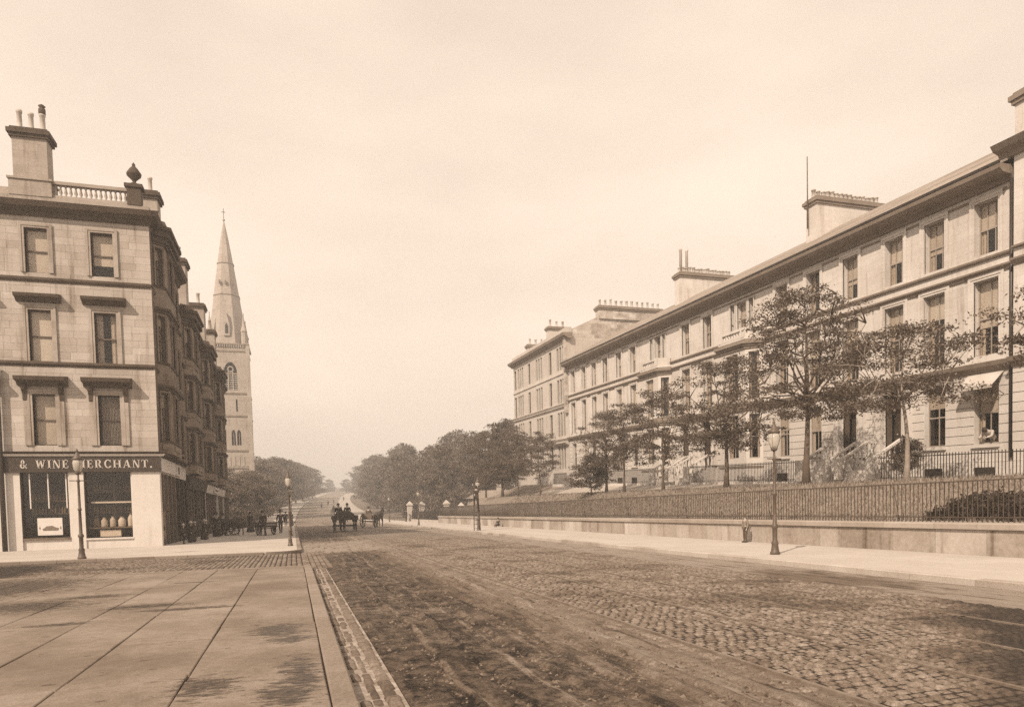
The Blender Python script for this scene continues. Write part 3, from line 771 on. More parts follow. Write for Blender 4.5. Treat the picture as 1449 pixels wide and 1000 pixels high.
# ------------------------------------------------------------------ the terrace on the right
TK = .036
TF = Fr((29.5, 0, 2.6 - TK*23), (0, 1, 0), (-1, 0, 0), TK)
Z = dict(belt1=4.62, belt2=8.9, belt3=9.42, head=12.12, eave=12.9)
def terrace_bay(h, F, uc, proj=.85, w=4.3):
    x = w/2; a, b, c, d = (uc-x, 0), (uc-x+proj*.8, proj), (uc+x-proj*.8, proj), (uc+x, 0)
    ring = [a, b, c, d]
    def grow(e): return [(a[0]-e, -.05), (b[0]-e*.5, proj+e), (c[0]+e*.5, proj+e), (d[0]+e, -.05)]
    bay = MB(F)
    bay.poly(grow(.06), -.9, .75)                                # plinth
    for p, q in ((a, b), (b, c), (c, d)):
        f, ln = F.face(p, q); ww = ln - .42 if ln < 2 else 1.35
        ops = []
        for z0, z1 in ((1.35, 4.25), (5.2, 8.3)):
            if ln > 2: ops += [(ln/2-ww/2, ln/2+ww/2, z0, z1)]
            else: ops += [(.2, ln-.2, z0, z1)]
        m = MB(f); wall(m, 0, ln, .75, 8.75, -.3, 0, ops); bay.add(m.v, m.f)
        for o in ops:
            window(h, f, (o[0]+o[1])/2, o[2], o[1]-o[0], o[3]-o[2], .0, 1 if ln > 2 else 0, 2, rnd.choice((0, .3, .5)), .22, sill=False)
    bay.build('bay_wall', 'terrace_course', h)
    m = MB(F)
    m.poly(grow(.1), .72, .86); m.poly(grow(.14), 4.5, 4.66); m.poly(grow(.24), 4.66, 4.9); m.poly(grow(.1), 4.9, 5.06)
    m.poly(grow(.1), 8.5, 8.66); m.poly(grow(.2), 8.66, 8.8); m.poly(grow(.34), 8.8, 9.0)
    m.build('bay_cornice', 'terrace_dark', h)
    MB(F).poly(grow(.0), 9.0, 9.12).build('bay_roof', 'terrace', h)
    # balustrade of the little balcony on top
    f, ln = F.face(b, c)
    m = MB(F); m.poly(grow(.06), 9.12, 9.26); m.build('balcony_plinth', 'terrace', h)
    balustrade(h, f, .45, ln-.45, -.06, 9.26, .62, 7, 'terrace', r=.085)
    MB(f).box(0, .45, -.2, .08, 9.26, 9.9).build('balcony_pier', 'terrace', h); MB(f).box(ln-.45, ln, -.2, .08, 9.26, 9.9).build('balcony_pier', 'terrace', h)
    for p, q in ((a, b), (c, d)):
        f, ln = F.face(p, q); m = MB(f); m.box(.1, ln-.02, -.16, .02, 9.262, 9.86); m.build('balcony_panel', 'terrace', h)

def doorway(h, F, u, z0, steps=6):
    w, hh = 1.25, 3.35
    m = MB(F)
    for s in (-1, 1):
        x = u + s*(w/2 + .24)
        m.box(x-.2, x+.2, -.05, .3, z0, z0+hh-.1); m.box(x-.25, x+.25, -.05, .35, z0, z0+.28); m.box(x-.24, x+.24, -.05, .34, z0+hh-.3, z0+hh-.1)
    m.build('door_pilaster', 'terrace', h)
    m = MB(F); m.prof([(-.05, z0+hh-.1), (.3, z0+hh-.1), (.34, z0+hh+.2), (.62, z0+hh+.26), (.68, z0+hh+.38), (-.05, z0+hh+.44)], u-1.15, u+1.15)
    m.build('door_hood', 'terrace_dark', h)
    dr = MB(F).box(u-w/2, u+w/2, -.72, -.62, z0, z0+hh).build('door', 'door', h)
    m = MB(F)
    for sx in (-.3, .3):
        for a, b in ((.25, .95), (1.1, 1.9), (2.05, 2.35)): m.box(u+sx-.2, u+sx+.2, -.62, -.595, z0+a, z0+b)
    m.build('door_panel', 'door', dr)
    MB(F).box(u-w/2+.1, u+w/2-.1, -.625, -.61, z0+2.62, z0+hh-.12).build('fanlight', 'sash', dr)
    MB().lathe([(.035, 0), (.05, .03), (.03, .06)], F.P(u+.42, -.6, z0+1.12), 8).build('door_handle', 'letter', dr)
    # flight of stone steps down to the drive, with baluster sides
    rise = .165; L = .32
    for i in range(steps):
        MB(F).box(u-1.0, u+1.0, -.3, .7 + i*L, z0-.02-(i+1)*rise - (.6 if i == steps-1 else 0), z0-.02-i*rise).build('step', 'terrace', h)
    for s in (-1, 1):
        x = u + s*1.06; m = MB(F); zt, zbm = z0+.85, z0+.85-rise*steps
        m.flat([(0, 0)], 0, 0) if False else None
        P = F.P; e = .6 + L*steps
        pts = []
        for xx in (x-.09, x+.09):
            pts += [P(xx, .3, zt-.12), P(xx, .75, zt-.12), P(xx, e, zbm-.1), P(xx, e, zbm), P(xx, .75, zt), P(xx, .3, zt)]
        m.add(pts, [(0, 1, 2, 3, 4, 5), (11, 10, 9, 8, 7, 6)] + [(i, (i+1) % 6, 6+(i+1) % 6, 6+i) for i in range(6)])
        m.box(x-.14, x+.14, e-.05, e+.22, zbm-1.0, zbm+.08)
        hr = m.build('handrail', 'terrace', h)
        me = baluster_mesh(.72, .07, 'terrace', 0)
        for i in range(7):
            t = .45 + i*.32; k = 0 if t < .75 else (t-.75)/(e-.75)
            put('baluster', me, hr, P(x, t, zt-.84 - k*rise*steps))

def terrace_house(u0, u1, cols, doors, label, F=TF, chim=None, gbase=True, awn=None):
    """cols: [(u, kind)] kind w = windows on every storey, b = bay with triple window above, d = door below"""
    h = thing('terrace_house', label, 'house', F.P((u0+u1)/2, 0, -.2), 0, 'houses of the pale terrace')
    ops = []; spec = []
    for u, k in cols:
        if k == 'b':
            for dx, w in ((-1.05, .5), (0, 1.05), (1.05, .5)): ops.append((u+dx-w/2, u+dx+w/2, 9.75, 11.95)); spec.append((u+dx, 9.75, w, 2.2, 0.07, 1 if w > .8 else 0))
            ops.append((u-1.95, u+1.95, -.9, 8.75))
        else:
            ops.append((u-.56, u+.56, 9.62, 11.95)); spec.append((u, 9.62, 1.12, 2.33, .2, 2))
            ops.append((u-.6, u+.6, 5.25, 8.55)); spec.append((u, 5.25, 1.2, 3.3, .22, 1))
            if k == 'w': ops.append((u-.6, u+.6, 1.35, 4.15)); spec.append((u, 1.35, 1.2, 2.8, 0, 1))
            else: ops.append((u-.625, u+.625, 1.0, 4.35))
    # upper wall, ground-floor courses, interior
    m = MB(F); wall(m, u0, u1, 4.6, 12.9, -.45, 0, ops); m.build('wall', 'terrace', h)
    for p, q, c, d in split(u0, u1, 0, 1, [(o[0], o[1], -1, 2) for o in ops if o[1]-o[0] > 3]):
        m = MB(F); wall(m, p, q, -.9, 4.6, -.45, -.03, [o for o in ops if o[0] > p and o[1] < q]); m.build('wall_backing', 'joint', h)
    zc = [.55 + .41*i for i in range(11)]
    zc[-1] = 4.58
    r = random.Random(int(u0*10))
    for i, (a, b) in enumerate(zip(zc, zc[1:])):
        for p, q, c, d in split(u0+.003, u1-.003, a+.014, b-.014, ops): 
            if q - p > .05: MB(F).box(p, q, -.1, .02 + r.uniform(-.003, .003), c, d).build('stone_course', 'terrace_course', h)
    m = MB(F)
    for p, q, c, d in split(u0, u1, -.9, .55, [o for o in ops if o[3]-o[2] > 3.2 and o[1]-o[0] > 2]): m.box(p, q, -.1, .09, c, d)
    m.build('plinth', 'terrace', h)
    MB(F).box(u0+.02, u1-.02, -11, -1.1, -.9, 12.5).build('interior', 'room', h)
    # mouldings
    bo = [o for o in ops if o[1]-o[0] > 3]
    for p, q, c, d in split(u0, u1, 0, 1, [(o[0]-.1, o[1]+.1, -1, 2) for o in bo]):
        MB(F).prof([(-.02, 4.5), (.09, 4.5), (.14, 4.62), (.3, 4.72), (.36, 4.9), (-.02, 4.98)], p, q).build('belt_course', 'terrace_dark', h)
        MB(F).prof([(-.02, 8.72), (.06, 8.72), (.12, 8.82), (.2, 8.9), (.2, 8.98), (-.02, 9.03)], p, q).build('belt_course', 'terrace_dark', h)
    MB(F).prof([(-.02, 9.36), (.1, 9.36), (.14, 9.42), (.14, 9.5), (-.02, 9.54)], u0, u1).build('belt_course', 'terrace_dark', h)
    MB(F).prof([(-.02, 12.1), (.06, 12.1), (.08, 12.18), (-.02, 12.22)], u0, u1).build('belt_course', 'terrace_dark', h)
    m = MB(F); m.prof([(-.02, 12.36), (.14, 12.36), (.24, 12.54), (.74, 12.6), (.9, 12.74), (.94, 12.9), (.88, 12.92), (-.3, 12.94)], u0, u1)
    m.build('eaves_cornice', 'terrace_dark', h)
    m = MB(F); m.prof([(.88, 12.925), (.96, 12.925), (.98, 13.03), (.92, 13.03), (.88, 12.99)], u0, u1); m.build('gutter', 'iron', h)
    # slated roof: eight courses
    n = 9; rise, run = 3.45, 6.1; m = MB(F)
    for i in range(n):
        a, b = i/n, (i+1)/n; d0 = .84 - run*a; d1 = .84 - run*b
        m.prof([(d0, 12.945 + rise*a + .035), (d1, 12.945 + rise*b + .01), (d1, 12.9 + rise*b - .05), (d0, 12.9 + rise*a)], u0, u1)
    m.prof([(.84-run, 12.95+rise), (.84-run-.1, 12.98+rise), (-11, 12.5), (-11, 12.3), (.84-run, 12.8+rise)], u0, u1)
    m.build('roof', 'slate', h)
    for u, z, w, hh, ar, b in spec:
        bl = rnd.choice((0, .35, .5, .5, .62, .42)); 
        window(h, F, u, z, w, hh, ar, b, 2, bl, .2 if z > 3 or rnd.random() < .5 else 0, sill=(ar == 0 or z > 9), deep=.28)
        if 5 < z < 6 and w > 1.1:     # light hood over the first-floor windows
            MB(F).prof([(-.02, z+hh+.24), (.12, z+hh+.24), (.24, z+hh+.34), (.24, z+hh+.4), (-.02, z+hh+.44)], u-.88, u+.88).build('window_hood', 'terrace_dark', h)
    for u, k in cols:
        if k == 'b': terrace_bay(h, F, u)
        if k == 'd': doorway(h, F, u, 1.0)
    if chim:
        chimney(h, Fr(F.P(chim, 0, 0), F.U, F.N, 0), -.5, .5, -8.9, -3.5, 13.2, 17.7, 15, 'terrace', .55)
    if u0 < 23: MB().tube([F.P(22.84, .12, 12.4), F.P(22.84, .12, .7)], .065, 8).build('downpipe', 'iron', h)
    # basement area: dark windows below the plinth
    for u, k in cols:
        if k == 'w': MB(F).box(u-.5, u+.5, .085, .1, -.3, .32).build('basement_window', 'room', h)
    return h
terrace_house(22.75, 30.5, [(24.05, 'w'), (26.7, 'w'), (29.05, 'd')], 1, 'terrace house with a person leaning from its ground-floor window')
terrace_house(30.5, 39.3, [(32.0, 'd'), (34.9, 'w'), (37.7, 'w')], 1, 'flat-fronted terrace house with a broad many-pot chimney, its doorway beside the window cleaner house', chim=39.2)
terrace_house(39.3, 47.7, [(41.8, 'b'), (46.0, 'd')], 1, 'bay-fronted terrace house next to the chimney with the tall pole')
terrace_house(47.7, 56.2, [(49.0, 'd'), (53.4, 'b')], 1, 'bay-fronted terrace house whose chimney carries two tall thin pots', chim=56.1)
terrace_house(56.2, 65., [(57.9, 'w'), (60.8, 'w'), (63.8, 'd')], 1, 'flat-fronted terrace house in mid row behind the small bushy tree')
terrace_house(65., 73.5, [(66.5, 'd'), (69.2, 'w'), (72.1, 'w')], 1, 'last low terrace house against the tall far block')

def pavilion():
    F = Fr((29.2, 0, 2.6 - TK*23), (0, 1, 0), (-1, 0, 0), TK)
    h = thing('terrace_house', 'end house projecting forward with heavy stone chimney head above the eaves', 'house', F.P(17, 0, -.2), 0, 'houses of the pale terrace')
    cols = [13.5, 16.5, 19.5]; ops = []
    for u in cols: ops += [(u-.6, u+.6, 9.6, 11.95), (u-.6, u+.6, 5.25, 8.55), (u-.6, u+.6, 1.35, 4.15)]
    m = MB(F); wall(m, 10, 22.6, 4.6, 13.5, -.5, 0, ops); m.build('wall', 'terrace', h)
    m = MB(F); wall(m, 10, 22.57, -.9, 4.6, -.5, -.03, ops); m.build('wall_backing', 'joint', h)
    for i in range(10):
        a = .55 + .41*i; b = a + .41 if i < 9 else 4.58
        for p, q, c, d in split(10, 22.6, a+.014, b-.014, ops): MB(F).box(p, q, -.1, .02, c, d).build('stone_course', 'terrace_course', h)
    MB(F).box(10, 22.6, -.1, .09, -.9, .55).build('plinth', 'terrace', h)
    MB(F).box(10.1, 22.3, -11, -1.2, -.9, 13).build('interior', 'room', h)
    m = MB(F)
    m.prof([(-.3, 4.5), (.09, 4.5), (.14, 4.62), (.3, 4.72), (.36, 4.9), (-.3, 4.98)], 10, 22.62)
    m.prof([(-.3, 8.72), (.06, 8.72), (.2, 8.9), (.2, 8.98), (-.3, 9.03)], 10, 22.62); m.prof([(-.3, 9.36), (.14, 9.42), (.14, 9.5), (-.3, 9.54)], 10, 22.62)
    m.build('belt_course', 'terrace_dark', h)
    m = MB(F); m.prof([(-.5, 13.2), (.12, 13.2), (.2, 13.4), (.5, 13.5), (.66, 13.72), (-.5, 13.8)], 10, 23.15); m.build('eaves_cornice', 'terrace_dark', h)
    MB(F).box(10.2, 22.5, -.6, .05, 13.75, 14.3).build('parapet', 'terrace', h)
    chimney(h, Fr(F.P(21.6, 0, 0), F.U, F.N, 0), -1.2, .95, -1.6, .02, 13.7, 15.3, 4, 'terrace')
    MB(F).prof([(-.6, 13.6), (-5.5, 16.4), (-11, 13.2), (-11, 12.9)], 10.2, 22.5).build('roof', 'slate', h)
    for u in cols:
        for z, hh in ((9.6, 2.35), (5.25, 3.3), (1.35, 2.8)): window(h, F, u, z, 1.2, hh, .2, 1, 2, .4, .2)
    m = MB(F)
    p = F.P(22.68, .42, 0); m.tube([F.P(22.7, .06-.28, 12.4), F.P(22.7, .06-.28, 1.)], .055, 8); m.build('downpipe', 'iron', h)
pavilion()

def far_block():
    F = Fr((29.5, 0, 2.6 - TK*23 - .1), (0, 1, 0), (-1, 0, 0), TK*.9)
    u0, u1 = 73.6, 93.6
    h = thing('mansion_block', 'tall four-storey pale stone block closing the terrace', 'building', F.P(83, 0, -1))
    fl = [(1.9, 2.7), (5.6, 2.7), (9.3, 2.7), (13., 2.6)]
    groups = [(75.9, 3), (79.2, 1), (83.2, 3), (87.0, 1), (90.6, 3), (92.9, 1)]
    ops = []
    for u, n in groups:
        for z, hh in fl:
            xs = [u] if n == 1 else [u-.95, u, u+.95]
            if n == 3: xs = [u-.85, u, u+.85]
            for x in xs: ops.append((x-.34 if n == 3 else x-.5, x+.34 if n == 3 else x+.5, z, z+hh))
    m = MB(F); wall(m, u0, u1, -3, 16.3, -.5, 0, ops); m.build('wall', 'far_stone', h)
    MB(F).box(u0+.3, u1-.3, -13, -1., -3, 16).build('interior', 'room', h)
    m = MB(F); m.box(u0, u0+.45, -13.5, -.5, -3, 16.3); m.box(u1-.45, u1, -13.5, -.5, -3, 16.3); m.box(u0, u1, -14, -13.5, -3, 16.3); m.build('side_wall', 'far_stone', h)
    m = MB(F)
    for z in (5.1, 8.7, 9.0): m.prof([(-.02, z), (.1, z), (.22, z+.14), (.22, z+.22), (-.02, z+.28)], u0, u1)
    m.prof([(-.02, 12.45), (.12, 12.5), (.12, 12.6), (-.02, 12.65)], u0, u1)
    m.prof([(-.02, 4.5), (.3, 4.6), (.5, 4.75), (.5, 4.9), (-.02, 5.)], u0, u1)
    m.build('belt_course', 'far_stone', h)
    m = MB(F); pr = [(-.4, 16.1), (.1, 16.1), (.3, 16.3), (.62, 16.42), (.7, 16.7), (-.4, 16.75)]
    m.prof(pr, u0-.5, u1+.5); m.build('cornice', 'terrace_dark', h)
    MB(F).box(u0-.1, u1+.1, -.5, .1, 16.72, 17.4).build('parapet', 'far_stone', h)
    for o in ops: window(h, F, (o[0]+o[1])/2, o[2], o[1]-o[0], o[3]-o[2], .0, 1 if o[1]-o[0] > .8 else 0, 2, rnd.choice((0, 0, .3)), 0, ('far_stone', 'sash_dark', 'blind'), False)
    # bare rubble gable and its broad chimney, rising over the terrace roof
    m = MB(); z0 = 12; Y = u0+.02
    Zb = F.P(u0, 0, 0).z
    ring = [(29.2, Zb+16.3), (30., Zb+17.2), (33.2, Zb+18.7), (41.2, Zb+18.7), (46, Zb+15), (46, Zb+8), (29.2, Zb+8)]
    n = len(ring); m.add([(x, Y, z) for x, z in ring] + [(x, Y+.6, z) for x, z in ring], [tuple(range(n)), tuple(range(n, 2*n))[::-1]] + [(i, (i+1) % n, n+(i+1) % n, n+i) for i in range(n)])
    m.build('gable', 'rubble', h)
    C = Fr((0, Y+.3, Zb), (0, 1, 0), (1, 0, 0)); chimney(h, C, -.5, .5, 33.3, 41.2, 18.5, 19.5, 12, 'rubble', .8)
    MB(F).prof([(-.6, 17.0), (-4.5, 19.0), (-13, 16.5), (-13, 16)], u0+.6, u1-.3).build('roof', 'slate', h)
    C2 = Fr((0, 92, Zb), (0, 1, 0), (1, 0, 0)); chimney(h, C2, -.4, .4, 31, 33.5, 17, 19.2, 3, 'far_stone')
    C2 = Fr((0, 84, Zb), (0, 1, 0), (1, 0, 0)); chimney(h, C2, -.4, .4, 31, 33.5, 17, 19.6, 3, 'far_stone')
far_block()

def extras_terrace():
    # thin pole by the near chimney, tall pots on the second
    p = TF.P(39.2, -3.2, 16.2)
    tag(MB().tube([p, p + Vector((0, 0, 4.6))], [.05, .03], 6).build('chimney_pole', 'lamp_iron'), 'thin tall pole standing at the terrace chimney end', 'pole')
    for i, dx in enumerate((3.85, 4.45)):
        q = TF.P(56.1, -dx, 18.05); tag(MB().lathe([(.13, 0), (.12, 2.0), (.15, 2.05), (.15, 2.2)], q, 8).build('flue_pipe', 'pot'), ('tall thin flue pipe on the street end of the second terrace chimney', 'tall thin flue pipe standing just behind the street-end flue')[i], 'flue', 'paired flue pipes')
    # area railings between the flights of steps
    def area(u0, u1, label):
        g = thing('area_railing', label, 'railing', TF.P((u0+u1)/2, 2.1, -.2)); m = MB(TF)
        m.box(u0, u1, 2.08, 2.12, .86, .9); m.box(u0, u1, 2.08, 2.12, -.1, -.07); m.build('rail', 'iron', g)
        m = MB(TF); u = u0 + .05
        while u < u1: m.box(u-.012, u+.012, 2.088, 2.112, -.35, .98); u += .15
        tag(m.build('bar_run', 'iron', g), kind='stuff')
        m = MB(TF); m.box(u0, u1, 1.95, 2.25, -.5, -.2); m.build('kerb', 'terrace', g)
    area(12, 27.9, 'dark area railing before the house with the leaning person')
    area(33.2, 44.8, 'area railing running below the nearer bay window')
    area(50.2, 62.5, 'area railing running below the farther bay window')
    area(67.8, 73.2, 'short area railing at the last terrace house')
    # roller blind pulled out over the near ground-floor window
    a = thing('window_awning', 'pale canvas sun blind over the near ground-floor window', 'awning', TF.P(24.05, 0, 4.4))
    m = MB(TF); P = TF.P; z = 4.46
    m.add([P(23.2, .05, z), P(24.9, .05, z), P(24.9, .75, z-.62), P(23.2, .75, z-.62), P(23.2, .05, z-.02), P(24.9, .05, z-.02), P(24.9, .74, z-.64), P(23.2, .74, z-.64)],
          [(0, 1, 2, 3), (7, 6, 5, 4), (0, 4, 5, 1), (1, 5, 6, 2), (2, 6, 7, 3), (3, 7, 4, 0)]); m.build('canvas', 'canvas', a)
    m = MB(TF); m.box(23.2, 24.9, .73, .76, z-.75, z-.63); m.build('valance', 'canvas', a)
    m = MB(); m.tube([P(23.22, .03, z-1.0), P(23.22, .74, z-.65)], .015, 5); m.tube([P(24.88, .03, z-1.0), P(24.88, .74, z-.65)], .015, 5); m.build('awning_arm', 'iron', a)
extras_terrace()

# ------------------------------------------------------------------ lettering
def letters(text, h, gap=.16):
    """bold serif capitals as polygons in (x, z), height h; returns [(rings, width)]"""
    T, t, s = .2, .075, .07
    def bx(a, b, c, d): return [(a, c), (b, c), (b, d), (a, d)]
    def ser(x0, x1, z): return bx(x0, x1, z, z+s) if z == 0 else bx(x0, x1, 1-s, 1)
    def dia(x0, x1, w, z0=0., z1=1.): return [(x0, z0), (x0+w, z0), (x1+w, z1), (x1, z1)]
    def arc(cx, cz, rx, rz, a0, a1, tk, n=10):
        o = []; i = []
        for k in range(n+1):
            a = math.radians(a0 + (a1-a0)*k/n); c_, s_ = math.cos(a), math.sin(a); th = tk*(.4 + .6*abs(c_))
            o.append((cx+rx*c_, cz+rz*s_)); i.append((cx+(rx-th)*c_, cz+(rz-th)*s_))
        return [[o[k], o[k+1], i[k+1], i[k]] for k in range(n)]
    G = {
     'I': ([bx(.1, .1+T, 0, 1), ser(0, .4, 0), ser(0, .4, 1)], .4),
     'N': ([bx(.08, .08+t, 0, 1), bx(.72, .72+t, 0, 1), dia(.6, .05, T), ser(0, .25, 0), ser(.6, .88, 1), ser(0, .2, 1)], .88),
     'E': ([bx(.08, .08+T, 0, 1), bx(.08, .7, 0, s), bx(.08, .66, 1-s, 1), bx(.2, .5, .48, .55), bx(.63, .7, 0, .28), bx(.6, .66, .74, 1), bx(.46, .52, .38, .65), bx(0, .1, 0, s), bx(0, .1, 1-s, 1)], .72),
     'W': ([dia(.26, .04, T), dia(.3, .52, t), dia(.68, .44, T), dia(.74, .98, t), ser(-.02, .32, 1), ser(.4, .66, 1), ser(.86, 1.14, 1)], 1.14),
     'M': ([bx(.08, .08+t, 0, 1), bx(.8, .8+T, 0, 1), dia(.46, .08, T*.95), dia(.5, .86, t), ser(0, .25, 0), ser(.72, 1.1, 0), ser(0, .2, 1), ser(.82, 1.1, 1)], 1.1),
     'R': ([bx(.08, .08+T, 0, 1), ser(0, .38, 0), bx(0, .45, 1-s, 1), bx(.2, .45, .47, .54), dia(.62, .36, T*.9, 0, .52), ser(.58, .92, 0)] + arc(.42, .735, .3, .265, -90, 90, T), .9),
     'C': (arc(.46, .5, .44, .52, 48, 318, T, 18) + [bx(.74, .8, .66, .98), bx(.76, .82, .05, .3)], .86),
     'H': ([bx(.08, .08+T, 0, 1), bx(.68, .68+T, 0, 1), bx(.2, .7, .47, .54), ser(0, .38, 0), ser(0, .38, 1), ser(.6, .98, 0), ser(.6, .98, 1)], .98),
     'A': ([dia(.06, .42, t), dia(.66, .36, T*1.05), bx(.2, .64, .28, .34), ser(-.02, .26, 0), ser(.58, .98, 0)], .96),
     'T': ([bx(.3, .3+T, 0, 1), bx(0, .8, 1-s, 1), ser(.2, .6, 0), bx(0, .06, .72, 1), bx(.74, .8, .72, 1)], .8),
     '&': (arc(.36, .72, .22, .26, 0, 360, T*.8, 14) + arc(.34, .28, .32, .28, 60, 340, T, 14) + [dia(.7, .18, T*.8, 0, .62), dia(.52, .76, t, .1, .5)], .95),
     '.': ([bx(.05, .27, 0, .2)], .32), ' ': ([], .45)}
    out = []; x = 0
    for c in text:
        rings, w = G[c]
        if rings: out.append(([[((a+x)*h, b*h) for a, b in r] for r in rings], c))
        x += w + gap
    return out, (x-gap)*h

# ------------------------------------------------------------------ tenements on the left
FF = Fr((0, 41, 0), (1, 0, 0), (0, -1, 0)); SF = Fr((-6.72, 0, 0), (0, 1, 0), (1, 0, 0))
def canted_bay(h, F, uc, w, proj, levels, top, mat, dark, wm):
    """levels: [(z0, sill, head, belt)]; three-sided stone bay with a window in each face"""
    x = w/2; a, b, c, d = (uc-x, 0), (uc-x+proj, proj), (uc+x-proj, proj), (uc+x, 0)
    def grow(e): return [(a[0]-e*.8, -.05), (b[0]-e*.6, proj+e), (c[0]+e*.6, proj+e), (d[0]+e*.8, -.05)]
    bay = MB(F)
    z0 = levels[0][0]
    for i, (p, q) in enumerate(((a, b), (b, c), (c, d))):
        f, ln = F.face(p, q); ops = []
        for lz, s, hd, bt in levels:
            ww = ln - .36 if ln < 1.8 else min(1.25, ln-.5)
            ops.append((ln/2-ww/2, ln/2+ww/2, s, hd))
        m = MB(f); wall(m, 0, ln, z0, top, -.28, 0, ops); bay.add(m.v, m.f)
        for o in ops: window(h, f, (o[0]+o[1])/2, o[2], o[1]-o[0], o[3]-o[2], .09, 0 if ln < 1.8 else 0, 2, rnd.choice((.3, .45, .2)), .24, wm, False, deep=.16)
        m = MB(f)
        for lz, s, hd, bt in levels:        # carved panels under the sills
            if s - lz > .55: m.box(ln*.2, ln*.8, -.02, .045, lz+.22, s-.2)
        if m.v: m.build('sill_panel', mat, h)
    bay.build('bay_wall', mat, h)
    for lz, s, hd, bt in levels:
        m = MB(F); m.poly(grow(.06), s-.12, s); m.build('bay_sill', dark, h)
        m = MB(F); m.poly(grow(.12), hd+.16, hd+.3); m.build('bay_belt', dark, h)
        m = MB(F); m.poly(grow(.2), hd+.3, hd+.44); m.build('bay_hood', dark, h)
    m = MB(F); m.poly(grow(.16), top-.3, top-.1); m.build('bay_frieze', dark, h)
    m = MB(F); m.poly(grow(.32), top-.1, top+.25); m.build('bay_cornice', dark, h)
    m = MB(F); m.poly(grow(.42), top+.25, top+.45); m.build('bay_crown', dark, h)
    m = MB(F); m.poly(grow(.1), top+.45, top+.8); m.build('bay_blocking', mat, h)

def shop(h, F, u0, u1, n, fascia, zf, text=False):
    """shopfront along the street: stall riser, slim pilasters, dark glass, sloping fascia"""
    MB(F).box(u0, u1, -.25, -.02, .1, .5).build('stall_riser', 'wood_dark', h)
    for i in range(n+1):
        u = u0 + (u1-u0)*i/n; MB(F).box(u-.09, u+.09, -.2, .06, .1, zf).build('pilaster', 'wood' if i % n else fascia, h)
    for i in range(n):
        a, b = u0 + (u1-u0)*i/n, u0 + (u1-u0)*(i+1)/n
        MB(F).box(a+.09, b-.09, -.14, -.13, .5, zf).build('shop_pane', 'shopglass', h)
    MB(F).prof([(-.2, zf), (.14, zf), (.3, zf+.66), (-.2, zf+.7)], u0-.1, u1+.1).build('fascia', fascia, h)
    MB(F).prof([(-.2, zf+.66), (.34, zf+.66), (.42, zf+.8), (-.2, zf+.86)], u0-.15, u1+.15).build('shop_cornice', 'ashlar_dark', h)
    MB(F).box(u0, u1, -2.2, -2.1, .1, zf).build('shop_back', 'room', h)

